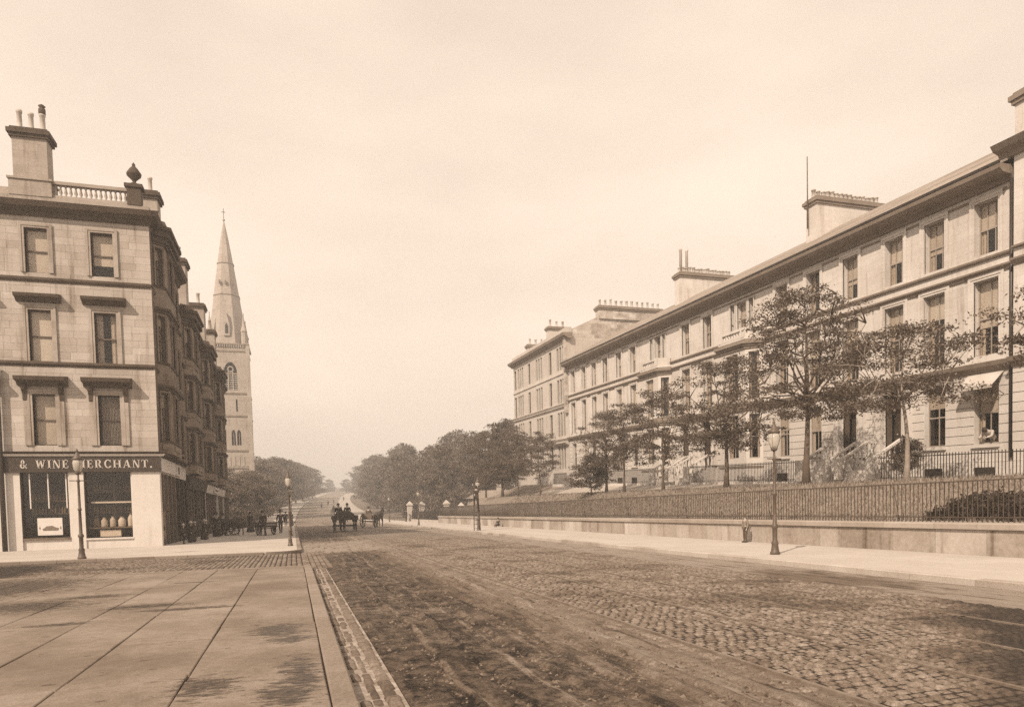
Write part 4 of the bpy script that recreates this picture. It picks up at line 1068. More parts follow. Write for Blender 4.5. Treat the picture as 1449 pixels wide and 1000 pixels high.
def corner_tenement():
    h = thing('tenement', 'corner tenement with wine merchant shop and rooftop balustrade', 'tenement', (-10, 41, .12))
    wmt = ('ashlar_plain', 'sash_dark', 'blind')
    cols = [-17.6, -14.65, -11.7, -8.8]
    ops = []
    for u in cols:
        ops += [(u-.5, u+.5, 13.87, 16.05), (u-.5, u+.5, 9.5, 12.05), (u-.5, u+.5, 5.35, 7.9)]
    # ashlar, stone by stone over the part in sight
    zs = [5.05 + .355*i for i in range(33)]
    rects = split(-14.2, -6.6, 5.05, 16.65, [o for o in ops if o[0] > -14.2 or o[1] > -14.2], zs)
    unit = MB().add([(-.5, -.5, -.5), (.5, -.5, -.5), (.5, .5, -.5), (-.5, .5, -.5), (-.5, -.5, .5), (.5, -.5, .5), (.5, .5, .5), (-.5, .5, .5)],
             [(0, 3, 2, 1), (4, 5, 6, 7), (0, 1, 5, 4), (1, 2, 6, 5), (2, 3, 7, 6), (3, 0, 4, 7)]).mesh('stone', 'ashlar')
    r = random.Random(4); cnt = 0; extra = MB()
    for a, b, c, d in rects:
        n = max(1, round((b-a)/.95)); cuts = [a] + [a + (b-a)*(i + r.uniform(-.22, .22))/n for i in range(1, n)] + [b]
        for p, q in zip(cuts, cuts[1:]):
            g = .004; x0, x1, z0, z1 = p+g, q-g, c+g, d-g; dd = r.uniform(.0, .008)
            if cnt < 300 and z1-z0 > .1:
                put('stone', unit, h, ((x0+x1)/2, 41 + .07 - dd, (z0+z1)/2), 0, (x1-x0, .16, z1-z0)); cnt += 1
            else: extra.box(x0, x1, 40.99-dd, 41.15, z0, z1)
    if extra.v: tag(extra.build('small_stones', 'ashlar', h), kind='stuff')
    m = MB(FF); wall(m, -14.2, -6.6, 4.9, 16.65, -.5, -.004, ops); m.build('wall_backing', 'mortar', h)
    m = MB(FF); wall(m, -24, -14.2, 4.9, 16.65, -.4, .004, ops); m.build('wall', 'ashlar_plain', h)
    m = MB(FF); m.box(-24, -7.2, -12, -1.1, 4.95, 17.0); m.build('interior', 'room', h)
    # windows, hoods, consoles
    for i, u in enumerate(cols):
        window(h, FF, u, 13.87, 1.0, 2.18, .2, 0, 2, .98 if i != 3 else .72, 0, wmt, False, deep=.22)
        window(h, FF, u, 9.5, 1.0, 2.55, .2, 0, 2, .98 if i != 3 else 0, 0 if i != 3 else .3, wmt, False, deep=.22)
        window(h, FF, u, 5.35, 1.0, 2.55, .2, 0, 2, .98 if i != 3 else .96, 0, wmt, False, deep=.26)
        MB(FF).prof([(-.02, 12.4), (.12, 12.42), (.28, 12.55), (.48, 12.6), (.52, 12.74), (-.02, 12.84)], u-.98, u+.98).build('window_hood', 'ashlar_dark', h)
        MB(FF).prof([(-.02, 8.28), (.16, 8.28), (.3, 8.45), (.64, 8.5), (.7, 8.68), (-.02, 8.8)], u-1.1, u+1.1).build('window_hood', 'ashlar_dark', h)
        for s in (-1, 1):
            x = u + s*.8; MB(FF).prof([(-.02, 7.55), (.1, 7.6), (.12, 7.9), (.3, 8.1), (.34, 8.3), (-.02, 8.3)], x-.1, x+.1).build('console', 'ashlar_dark', h)
            MB(FF).box(x-.09, x+.09, -.02, .09, 5.35, 7.55).build('jamb_pilaster', 'ashlar_plain', h)
    bars = MB(FF)
    for i in range(14): x = -9.25 + .9*i/13; bars.box(x-.012, x+.012, -.1, -.08, 5.4, 7.85)
    tag(bars.build('window_grille', 'iron', h), kind='stuff')
    for z, e in ((9.28, .14), (13.42, .12)):
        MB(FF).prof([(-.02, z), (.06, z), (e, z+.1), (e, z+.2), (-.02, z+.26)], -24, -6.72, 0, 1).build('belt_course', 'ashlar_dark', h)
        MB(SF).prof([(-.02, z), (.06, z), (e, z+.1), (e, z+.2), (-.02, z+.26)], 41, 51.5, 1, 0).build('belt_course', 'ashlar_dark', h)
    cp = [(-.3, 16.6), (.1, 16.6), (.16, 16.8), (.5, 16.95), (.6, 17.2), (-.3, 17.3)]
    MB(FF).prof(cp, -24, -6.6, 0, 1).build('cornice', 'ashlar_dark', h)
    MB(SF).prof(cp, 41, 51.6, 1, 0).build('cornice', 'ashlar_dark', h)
    # parapet: chimney pedestal, balustrade, pier with urn
    MB(FF).box(-24, -6.55, -.4, .03, 17.28, 17.6).build('parapet_base', 'ashlar_plain', h)
    balustrade(h, FF, -10.9, -7.55, -.18, 17.6, .86, 15, 'ashlar_plain', r=.085)
    pr = MB(FF); pr.box(-7.55, -6.9, -.5, .06, 17.6, 18.5); pr.box(-7.65, -6.8, -.6, .14, 18.5, 18.66); pr.build('parapet_pier', 'ashlar_dark', h)
    MB().lathe([(.2, 0), (.2, .1), (.08, .16), (.1, .26), (.34, .5), (.36, .6), (.2, .85), (.07, 1.0), (.09, 1.06), (.0, 1.2)], (-7.22, 41.2, 18.66), 12).build('urn', 'ashlar_dark', h)
    c = MB(FF); c.box(-12.75, -10.9, -1.0, .06, 17.6, 18.42); c.box(-12.8, -10.85, -1.05, .12, 18.36, 18.46); c.build('chimney_pedestal', 'ashlar_plain', h)
    ch = chimney(h, FF, -12.55, -11.05, -.95, -.05, 18.42, 20.45, 3, 'ashlar_plain', .95, 'u')
    MB().lathe([(.12, 0), (.16, .1), (.16, .35), (.1, .42), (.17, .5), (.0, .62)], FF.P(-11.3, -.5, 21.75), 9).build('chimney_cowl', 'ashlar_dark', ch)
    MB().add([(-24, 41.9, 17.3), (-13.2, 41.9, 17.3), (-13.2, 43.4, 18.9), (-24, 43.4, 18.9), (-24, 47, 17), (-13.2, 47, 17)], [(0, 1, 2, 3), (3, 2, 5, 4), (1, 5, 2), (0, 3, 4)]).build('mansard_roof', 'slate', h)
    MB().box(-24, -6.9, 42.2, 53, 16.9, 17.25).build('roof_deck', 'slate', h)
    chimney(h, SF, 46.4, 47.5, -1.1, -.25, 17.2, 20.2, 1, 'ashlar_plain', 1.1)
    MB().tube([FF.P(-13.62, .26, 9.2), FF.P(-13.62, .26, .12)], .12, 8).build('downpipe', 'iron', h)
    # shopfront on the front
    MB(FF).box(-13.6, -6.55, -.3, .16, 4.0, 4.8).build('fascia', 'sign', h)
    MB(FF).prof([(-.3, 4.8), (.2, 4.8), (.3, 4.9), (-.3, 4.94)], -13.7, -6.55, 0, 1).build('fascia_moulding', 'paint_white', h)
    MB(FF).prof([(-.3, 4.935), (.32, 4.935), (.38, 5.0), (-.3, 5.06)], -24, -6.55, 0, 1).build('shop_cornice', 'ashlar_dark', h)
    for a, b in ((-13.5, -12.92), (-10.77, -10.12), (-7.92, -6.6)):
        MB(FF).box(a, b, -.4, .05, .1, 4.0).build('pilaster', 'paint_stone', h)
    MB(FF).box(-24, -13.5, -.4, .02, .1, 4.95).build('shop_wall', 'paint_stone', h)
    MB(FF).box(-12.92, -10.77, -.3, -.06, .1, .62).build('stall_riser', 'paint_stone', h); MB(FF).box(-12.92, -10.77, -.3, .04, .62, .72).build('shop_sill', 'wood', h)
    MB(FF).box(-10.12, -7.92, -.3, -.02, .1, .56).build('stall_riser', 'paint_stone', h); MB(FF).box(-10.12, -7.92, -.3, .06, .56, .64).build('shop_sill', 'paint_stone', h)
    MB(FF).box(-12.92, -10.77, -.16, -.15, .72, 4.0).build('shop_pane', 'shopglass', h); MB(FF).box(-10.12, -7.92, -.16, -.15, .64, 4.0).build('shop_pane', 'shopglass', h)
    for x in (-12.55, -11.75, -10.95): MB(FF).box(x-.025, x+.025, -.2, -.1, 2.2, 3.95).build('glazing_bar', 'paint_white', h)
    for x in (-12.9, -10.8, -10.1, -7.95): MB(FF).box(x-.035, x+.035, -.22, -.02, .62, 4.0).build('window_post', 'paint_white' if x in (-10.8, -7.95) else 'wood_dark', h)
    MB(FF).box(-9.9, -7.95, -.45, -.3, 2.42, 2.5).build('display_rail', 'paint_white', h)
    MB(FF).box(-10.1, -7.95, -1.0, -.2, 1.12, 1.18).build('display_shelf', 'wood', h)
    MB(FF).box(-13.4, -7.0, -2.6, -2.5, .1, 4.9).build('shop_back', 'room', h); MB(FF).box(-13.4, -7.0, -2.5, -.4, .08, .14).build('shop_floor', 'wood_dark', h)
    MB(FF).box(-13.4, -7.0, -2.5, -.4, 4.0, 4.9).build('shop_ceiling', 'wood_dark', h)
    # the sign
    L, w = letters('& WINE MERCHANT.', .42, .2)
    s = 5.95/w
    for rings, c in L:
        m = MB(FF)
        for rg in rings: m.flat([(-12.85 + x*s, 4.2 + z) for x, z in rg], .15, .185)
        m.build('letter', 'letter', h)
    # street face: bay, flat windows, shop
    lv = [(5.05, 5.75, 8.3, 0), (9.45, 9.95, 12.4, 0), (13.6, 14.0, 16.0, 0)]
    so = []
    for u in (47.9, 50.2):
        for z0, z1 in ((5.6, 8.1), (9.7, 12.2), (13.8, 15.9)): so.append((u-.5, u+.5, z0, z1))
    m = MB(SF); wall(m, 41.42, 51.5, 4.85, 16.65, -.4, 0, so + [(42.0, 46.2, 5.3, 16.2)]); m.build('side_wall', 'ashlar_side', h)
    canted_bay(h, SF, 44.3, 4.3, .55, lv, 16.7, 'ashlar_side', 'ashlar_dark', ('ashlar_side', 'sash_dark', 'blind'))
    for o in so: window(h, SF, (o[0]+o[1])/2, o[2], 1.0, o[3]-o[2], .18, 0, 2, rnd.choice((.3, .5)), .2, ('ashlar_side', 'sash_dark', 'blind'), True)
    MB(SF).box(41.0, 51.5, -.35, .0, 4.0, 4.86).build('side_fascia', 'paint_stone', h)
    MB(SF).prof([(-.3, 4.935), (.32, 4.935), (.38, 5.0), (-.3, 5.06)], 41, 51.5, 1, 0).build('shop_cornice', 'ashlar_dark', h)
    MB(SF).box(41.3, 46.6, 0, .1, 4.08, 4.8).build('fascia_board', 'paint_white', h); MB(SF).box(46.9, 48.6, 0, .1, 4.1, 4.78).build('fascia_board', 'paint_stone', h)
    MB(SF).box(47.5, 48.1, .1, .12, 4.25, 4.65).build('fascia_badge', 'sign', h)
    for u in (41.3, 42.6, 43.9, 45.2, 46.6, 48.2, 50, 51.4): MB(SF).box(u-.1, u+.1, -.3, .05, .1, 4.0).build('pilaster', 'wood' if u < 47 else 'wood_dark', h)
    for a, b in ((41.4, 42.5), (42.7, 43.8), (44, 45.1), (45.3, 46.5), (46.7, 48.1), (48.3, 49.9), (50.1, 51.3)):
        MB(SF).box(a, b, -.2, -.19, .5, 4.0).build('shop_pane', 'shopglass', h); MB(SF).box(a, b, -.25, -.05, .1, .5).build('stall_riser', 'wood_dark', h)
    MB(SF).box(41.5, 51.5, -2.2, -2.1, .1, 4.9).build('shop_back', 'room', h)
    # goods in the window and a poster
    ps = thing('poster', 'white poster with a dark ship picture in the wine shop window', 'poster', FF.P(-11.75, -.13, 1.2))
    MB(FF).box(-12.3, -11.2, -.135, -.125, .85, 1.72).build('sheet', 'paint_white', ps)
    MB(FF).flat([(-12.05, 1.08), (-11.4, 1.08), (-11.35, 1.2), (-11.5, 1.24), (-11.65, 1.33), (-11.9, 1.31), (-12.0, 1.22), (-12.1, 1.17)], -.124, -.12).build('picture', 'cloth_grey', ps)
    for x in (-12.2, -11.28): MB(FF).flat([(x-.025, 1.2), (x, 1.12), (x+.025, 1.2), (x, 1.32)], -.124, -.12).build('mark', 'cloth', ps)
    r = random.Random(17); xs = [-9.75, -9.4, -9.0, -8.58, -8.15]
    nm = ['dark-glazed', 'narrow pale', 'shouldered pale', 'broad pale', 'tall pale']
    for x, n_, k in zip(xs, nm, range(5)):
        hh = [.6, .52, .58, .56, .7][k]; rr = [.14, .15, .14, .17, .15][k]
        j = thing('stoneware_jar', n_ + ' stoneware jar on the wine shop shelf', 'jar', FF.P(x, -.55, 1.18), 0, 'jars in the wine shop window')
        MB().lathe([(rr, 0), (rr*1.05, .05), (rr*1.05, hh*.6), (rr*.8, hh*.75), (rr*.45, hh*.82), (rr*.5, hh*.9)], FF.P(x, -.55, 1.18), 12).build('jar_body', 'ware' if k else 'wood', j)
        MB().lathe([(rr*.55, 0), (rr*.55, hh*.06), (rr*.3, hh*.09)], FF.P(x, -.55, 1.18 + hh*.9), 10).build('stopper', 'wood', j)
    bt = MB().lathe([(.05, 0), (.055, .02), (.055, .22), (.02, .3), (.02, .38), (.025, .39)], n=8).mesh('bottle', 'wood')
    for a, b, n_, z in ((-12.8, -10.9, 13, 1.95), (-10.0, -8.0, 14, 1.95), (-12.8, -10.9, 12, 2.6), (-10.0, -8.0, 13, 3.05)):
        MB(FF).box(a-.05, b+.05, -1.15, -.9, z-.04, z).build('back_shelf', 'wood', h)
        for i in range(n_):
            x = a + (b-a)*(i+.5)/n_ + r.uniform(-.02, .02)
            tag(put('bottle', bt, None, FF.P(x, -1.02, z), r.uniform(0, 6), (1, 1, r.uniform(.85, 1.1))), 'brown bottle on the dim back shelves of the wine shop', 'bottle', 'bottles on the back shelves')
    cd = thing('show_card', 'small white show card at the foot of the wine shop window', 'card', FF.P(-9.1, -.3, .64))
    MB(FF).box(-9.55, -8.6, -.34, -.32, .7, 1.02).build('card_face', 'paint_white', cd); MB(FF).box(-9.58, -8.57, -.345, -.338, .67, 1.05).build('card_border', 'cloth_grey', cd)
corner_tenement()

def tenement(u0, u1, top, label, fasc, shops, chim, sign=False):
    h = thing('tenement', label, 'tenement', (-6.6, (u0+u1)/2, .12), 0, 'bay-windowed tenements down the street')
    zf = 3.5; k = (top - 4.5)/3
    lv = []; so = []
    for i in range(3):
        z = 4.55 + k*i; lv.append((z, z+.75, z+k-.85, 0))
    bu = u0 + 3.2; us = [u0+6.6, u0+8.6] if u1-u0 < 11 else [u0+6.6, u0+8.6, u0+10.8]
    for u in us:
        for a, b, c, d in lv: so.append((u-.48, u+.48, b, c))
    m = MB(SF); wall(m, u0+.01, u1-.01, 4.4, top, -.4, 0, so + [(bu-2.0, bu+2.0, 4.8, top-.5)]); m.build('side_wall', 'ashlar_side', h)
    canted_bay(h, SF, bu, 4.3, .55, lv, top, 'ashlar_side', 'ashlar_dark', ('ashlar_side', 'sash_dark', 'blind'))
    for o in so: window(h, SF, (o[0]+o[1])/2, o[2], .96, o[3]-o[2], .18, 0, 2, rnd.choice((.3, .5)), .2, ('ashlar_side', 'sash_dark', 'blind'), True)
    for i in range(1, 3): 
        z = 4.5 + k*i; MB(SF).prof([(-.02, z), (.06, z), (.14, z+.1), (.14, z+.2), (-.02, z+.26)], u0, u1).build('belt_course', 'ashlar_dark', h)
    MB(SF).prof([(-.3, top-.1), (.1, top-.1), (.2, top+.1), (.36, top+.22), (.4, top+.4), (-.3, top+.5)], u0, u1).build('cornice', 'ashlar_dark', h)
    MB(SF).box(u0+.02, u1-.02, -12, -1.1, .2, top+.2).build('interior', 'room', h)
    MB(SF).box(u0+.02, u1-.02, -12, -.4, top-.2, top+.3).build('roof', 'slate', h)
    n = len(shops)
    MB(SF).box(u0, u1, -.4, -.26, .1, 4.5).build('shop_frame', 'wood_dark', h) if False else None
    for (a, b, p, f) in shops: shop(h, SF, a, b, p, f, zf)
    MB(SF).box(u0+.01, u1-.01, -.42, -.27, 3.9, 4.5).build('bressummer', 'ashlar_dark', h)
    for a in (u0+.06, u1-.06): MB(SF).box(a-.06, a+.06, -.4, .02, .1, 4.4).build('party_pier', 'ashlar_dark', h)
    MB(SF).box(u1-.4, u1-.01, -12, -.45, .1, top).build('gable', 'ashlar_plain', h)
    chimney(h, SF, chim-.7, chim+.7, -2.2, -.25, top+.2, top+5.0, 2, 'ashlar_plain', 1.1)
tenement(51.52, 61.4, 15.1, 'shadowed tenement whose shop fascia is dark, next to the corner building', 'wood_dark', [(51.8, 56, 3, 'wood_dark'), (56.4, 61.2, 3, 'wood_dark')], 58.2)
tenement(61.42, 71.2, 15.0, 'shadowed tenement with a pale lettered shop fascia', 'paint_stone', [(61.6, 71., 6, 'paint_stone')], 69.5)
tenement(71.22, 83.2, 14.9, 'last shadowed tenement in the row beside the church', 'wood', [(71.5, 77, 4, 'paint_stone'), (77.5, 83., 4, 'wood')], 78.5)
def small_sign():
    s = thing('shop_sign', 'small pale signboard with dark blurred lettering over the lettered shop', 'sign', SF.P(68, .3, 3.9))
    MB(SF).box(66.4, 69.8, .24, .3, 3.62, 4.1).build('board', 'paint_white', s)
    L, w = letters('THE', .24, .2); q = 1.0/w
    for i in range(2):
        m = MB(SF)
        for rings, c in L[:1] if i == 0 else []:
            for rg in rings: m.flat([(66.9 + x, 3.74 + z) for x, z in rg], .3, .312)
        if m.v: m.build('letter', 'cloth', s)
    for i in range(6): MB(SF).box(67.25 + i*.36, 67.5 + i*.36, .3, .312, 3.76, 3.92).build('letter', 'cloth', s)
small_sign()
MB2 = None

# ------------------------------------------------------------------ church
def church():
    h = thing('church', 'pale stone church with tall tapering spire beyond the tenements', 'church', (-11.2, 153, hill(150)))
    F = Fr((0, 150, 0), (1, 0, 0), (0, -1, 0)); u0, u1 = -14.9, -7.5; uc = -11.2
    bel = (uc-1.25+.4, uc+1.25+.4, 26.2, 31.6); W = .9
    low = [(uc+.55+dx-.38, uc+.55+dx+.38, 15.4, 18.4) for dx in (-1.9, 0, 1.0)]
    slit = [(uc+1.2, uc+1.5, 22.0, 24.4)]
    m = MB(F); wall(m, u0, u1, -1, 35.2, -W, 0, [bel] + low + slit); m.build('tower_wall', 'church', h)
    m = MB(F); m.box(u0, u0+W, -7.4, -W, -1, 35.2); m.box(u1-W, u1, -7.4, -W, -1, 35.2); m.box(u0, u1, -8.2, -7.4, -1, 35.2); m.build('tower_side', 'church', h)
    m = MB(F); m.box(u0+W, u1-W, -7.3, -2, -1, 35); m.build('interior', 'room', h)
    # pointed belfry opening: arch spandrels, mullions, louvres
    def arch_fill(a, b, zs, zt, name):
        cx = (a+b)/2; r = b-a; m = MB(F); n = 10
        L = []; 
        for i in range(n+1):
            t = i/n; x = a + (cx-a)*t; z = zs + (zt-zs)*math.sqrt(max(0, 1-(1-t)**2)); L.append((x, z))
        for i in range(n):
            (x0, z0), (x1, z1) = L[i], L[i+1]
            m.flat([(x0, z0), (x1, z1), (x1, zt+.02), (x0, zt+.02)], -W*.9, -.02); m.flat([(2*cx-x0, z0), (2*cx-x0, zt+.02), (2*cx-x1, zt+.02), (2*cx-x1, z1)], -W*.9, -.02)
        m.build(name, 'church', h)
    arch_fill(bel[0], bel[1], 29.3, 31.6, 'arch_spandrel')
    for o in low: arch_fill(o[0], o[1], 17.5, 18.4, 'arch_spandrel')
    for x in (-.42, .42): MB(F).box(uc+.4+x-.09, uc+.4+x+.09, -.5, -.2, 26.2, 29.8).build('mullion', 'church', h)
    MB(F).box(bel[0], bel[1], -.5, -.25, 29.3, 29.5).build('tracery_bar', 'church', h)
    m = MB()
    p = F.P(uc+.4, -.4, 30.3)
    for i in range(16):
        a, b = 2*math.pi*i/16, 2*math.pi*(i+1)/16
        m.add([(p.x+r_*math.cos(t), p.y+dy, p.z+r_*math.sin(t)) for t in (a, b) for r_ in (.38, .6) for dy in (-.1, .1)], [(0, 4, 6, 2), (1, 3, 7, 5), (2, 6, 7, 3), (0, 1, 5, 4)])
    m.build('tracery_ring', 'church', h)
    for i in range(7):
        z = 26.4 + i*.42; MB(F).prof([(-.75, z+.25), (-.3, z), (-.28, z+.05), (-.75, z+.31)], bel[0]+.02, bel[1]-.02).build('louvre', 'far_stone', h)
    for o in low: MB(F).box((o[0]+o[1])/2-.05, (o[0]+o[1])/2+.05, -.5, -.3, o[2], o[3]).build('mullion', 'church', h)
    for z, e in ((34.9, .3), (33.6, .12), (25.4, .16), (21., .16), (14.2, .16), (10.8, .16)):
        m = MB(); m.box(u0-e, u1+e, 150-e, 158.2+e, z, z+.28); m.build('string_course', 'terrace_dark', h)
    for i in range(6):
        x = u0+2.2+i*.85; MB(F).box(x, x+.5, .0, .1, 11.3, 13.2).build('blind_arch', 'church', h)
    # angle buttresses with gablets
    for x in (u0-.5, u1-.5):
        m = MB(F); m.box(x, x+1.0, -.9, .55, -1, 12); m.box(x+.08, x+.92, -.9, .4, 12, 25); m.box(x+.15, x+.85, -.9, .25, 25, 35.3)
        m.build('buttress', 'church', h)
    # parapet corbels, pinnacles, broach spire
    for i in range(17): MB(F).box(u0+.2+i*.42, u0+.4+i*.42, 0, .25, 34.5, 34.9).build('corbel', 'church', h)
    cx, cy = uc, 154.1
    for sx in (-1, 1):
        for sy in (-1, 1):
            MB().lathe([(.55, 0), (.55, 2.4), (.68, 2.6), (.4, 3.4), (.06, 5.8), (.12, 6.), (.03, 6.3)], (cx+sx*3.1, cy+sy*3.1, 35.2), 8, False, math.pi/8).build('pinnacle', 'church', h)
    sp = MB().lathe([(3.95, 35.2), (3.5, 38.6), (2.55, 45.2), (1.6, 51.6), (.75, 56.8), (.12, 60.0)], (cx, cy, 0), 8, False, math.pi/8).build('spire', 'church', h)
    for z, r_ in ((45.2, 2.62), (51.6, 1.68)): MB().lathe([(r_, z-.1), (r_+.06, z), (r_, z+.12)], (cx, cy, 0), 8, False, math.pi/8).build('spire_band', 'terrace_dark', sp)
    MB().tube([(cx, cy, 59.8), (cx, cy, 62.7)], .06, 6).build('finial_rod', 'iron', sp); MB().lathe([(.1, 0), (.28, .2), (.1, .45)], (cx, cy, 60.2), 8).build('finial', 'church', sp)
    MB().box(cx-.35, cx+.35, cy-.05, cy+.05, 61.9, 62.0).build('finial_cross', 'iron', sp)
    for z, w_ in ((36.8, .55),):
        m = MB(F); m.flat([(uc-w_, z), (uc+w_, z), (uc+w_, z+2.3), (uc, z+4.6), (uc-w_, z+2.3)], -2.5, -.35); m.build('lucarne', 'church', h)
        MB(F).flat([(uc-.28, z+.4), (uc+.28, z+.4), (uc+.28, z+1.9), (uc, z+2.5), (uc-.28, z+1.9)], -.34, -.33).build('lucarne_light', 'room', h)
    for i in range(3): MB(F).box(uc-1.2+i*1.1, uc-.9+i*1.1, -2.0, -1.9 + .3, 47.2, 47.9).build('spire_light', 'cloth_grey', h)
    # low aisle in front with a lean-to roof
    m = MB(); m.box(-22, -8.6, 128, 149.9, -1, 5.2); m.build('aisle_wall', 'rubble', h)
    MB().add([(-22, 127.6, 5.2), (-8.2, 127.6, 5.2), (-8.2, 150, 5.2), (-22, 150, 5.2), (-15, 127.6, 10.6), (-15, 150, 10.6)], [(0, 1, 4), (1, 2, 5, 4), (2, 3, 5), (3, 0, 4, 5), (0, 3, 2, 1)]).build('aisle_roof', 'slate', h)
    for i in range(5): MB().box(-8.62, -8.55, 131+i*3.8, 132.4+i*3.8, 1.5, 4.2).build('aisle_window', 'room', h)
    m = MB(); m.box(-10.9, -9.4, 127.9, 128.02, 1.0, 4.0); m.build('aisle_door', 'room', h)
church()

# ------------------------------------------------------------------ trees
def tree_meshes(seed, H, th, R, nlimb, nclump, nleaf, leaf, flat=.3, bark='bark', lm='leaf', base_r=.13, lean=0., shape=1., clump_r=.75):
    """trunk with limbs, and a crown of leaf sprays held by them"""
    r = random.Random(seed); tm = MB(); lv = []; lf = []
    top = Vector((lean*1.2, 0, H*.93)); p = Vector((0, 0, -.15)); n = 7; tr = []
    for i in range(n+1):
        t = i/n; tr.append(Vector((lean*t + .2*t*math.sin(t*7+seed), .22*t*math.sin(t*6+seed*2) - .22*t*math.sin(seed*2)*0, -.15 + (H*.9+.15)*t)))
    rad = [base_r*(1.35 if i == 0 else 1)*(1 - .9*(i/n)**.75) for i in range(n+1)]
    tm.tube(tr, rad, 8)
    def trunk_at(z):
        t = max(0, min(.999, (z+.15)/(H*.9+.15)))*n; i = int(t); return tr[i].lerp(tr[i+1], t-i), rad[i] + (rad[i+1]-rad[i])*(t-i)
    limbs = []; zb = th*.86
    def env(t): return R*min(1, .6 + 1.9*t)*math.sqrt(max(0, 1 - t**2.6))*(1 + .16*math.sin(t*9+seed))
    for i in range(nlimb):
        t = (i+.5)/nlimb; z0 = th*.92 + (H*.5-th*.92)*t**1.2; a = i*2.4 + r.uniform(-.5, .5) + seed
        b, br = trunk_at(z0); te = min(.93, .1 + .85*t + r.uniform(0, .12)); ze = zb + (H-zb)*te; L = env(te)*r.uniform(.75, .95); up = max(.2, ze - z0)
        pts = [b]
        for k in range(1, 6):
            q = k/5; w = a + .35*math.sin(q*3+i); pts.append(b + Vector((math.cos(w)*L*q**.9, math.sin(w)*L*q**.9, up*q**(.8 + .5*t) + .14*math.sin(q*5+i))))
        tm.tube(pts, [max(.012, br*.72*(1-.85*k/5)) for k in range(6)], 5); limbs.append(pts)
    limbs.append([trunk_at(H*.6)[0], trunk_at(H*.72)[0], trunk_at(H*.8)[0], trunk_at(H*.86)[0], trunk_at(H*.9)[0], tr[-1]])
    joints = [p_ for lb in limbs for p_ in lb[1:]]
    tier = .5*H/9
    for c in range(nclump):
        t = r.random()**1.1*.97; z = zb + (H-zb)*t; z = round(z/tier)*tier + r.gauss(0, tier*.5)
        t = min(.985, max(0, (z-zb)/(H-zb))); a = r.uniform(0, 6.283); rr = env(t)*math.sqrt(r.uniform(.05, 1.05))*r.choice((1, .85, .95, 1.15))
        ax_ = trunk_at(min(z, H*.85))[0]
        cc = Vector((ax_.x + math.cos(a)*rr, ax_.y + math.sin(a)*rr, z - .1*rr/R))
        o = min(joints, key=lambda p_: (p_-cc).length + max(0, p_.z-cc.z)*.6)
        tm.tube([o, o.lerp(cc, .5) + Vector((0, 0, .06)), cc], [.03*base_r/.13, .018*base_r/.13, .008], 4)
        cr = clump_r*r.uniform(.55, 1.25)
        for _ in range(int(nleaf*cr/clump_r*r.uniform(.6, 1.3))):
            u = Vector((r.gauss(0, .5), r.gauss(0, .5), r.gauss(0, .5)))
            if u.length > 1.25: continue
            p = cc + Vector((u.x*cr, u.y*cr, u.z*cr*flat - .12*cr*(u.x*u.x+u.y*u.y)))
            s = leaf*r.uniform(.65, 1.35); nm = Vector((r.gauss(0, .55), r.gauss(0, .55), r.uniform(.25, 1))).normalized()
            ax = nm.cross(Vector((r.uniform(-1, 1), r.uniform(-1, 1), r.uniform(-.3, .3)))).normalized(); ay = nm.cross(ax)
            k = len(lv); lv.extend([tuple(p - ax*s), tuple(p + ay*s*.55 - nm*s*.12), tuple(p + ax*s), tuple(p - ay*s*.55 - nm*s*.12)]); lf.append((k, k+1, k+2, k+3))
    cm = bpy.data.meshes.new('crown'); cm.from_pydata(lv, [], lf); cm.materials.append(MAT[lm])
    return tm.mesh('trunk', bark), cm
def plant(ms, name, label, loc, rotz=0., s=1., group=None, cat='tree', parts=('trunk', 'crown')):
    t = thing(name, label, cat, loc, rotz, group); sv = s if hasattr(s, '__len__') else (s,)*3
    m = Matrix.Translation(loc) @ Matrix.Rotation(rotz, 4, 'Z') @ Matrix.Diagonal((*sv, 1)); t.matrix_basis = m; WM[t] = m
    for n, me in zip(parts, ms):
        o = bpy.data.objects.new(n, me); COL.objects.link(o); o.parent = t
    return t
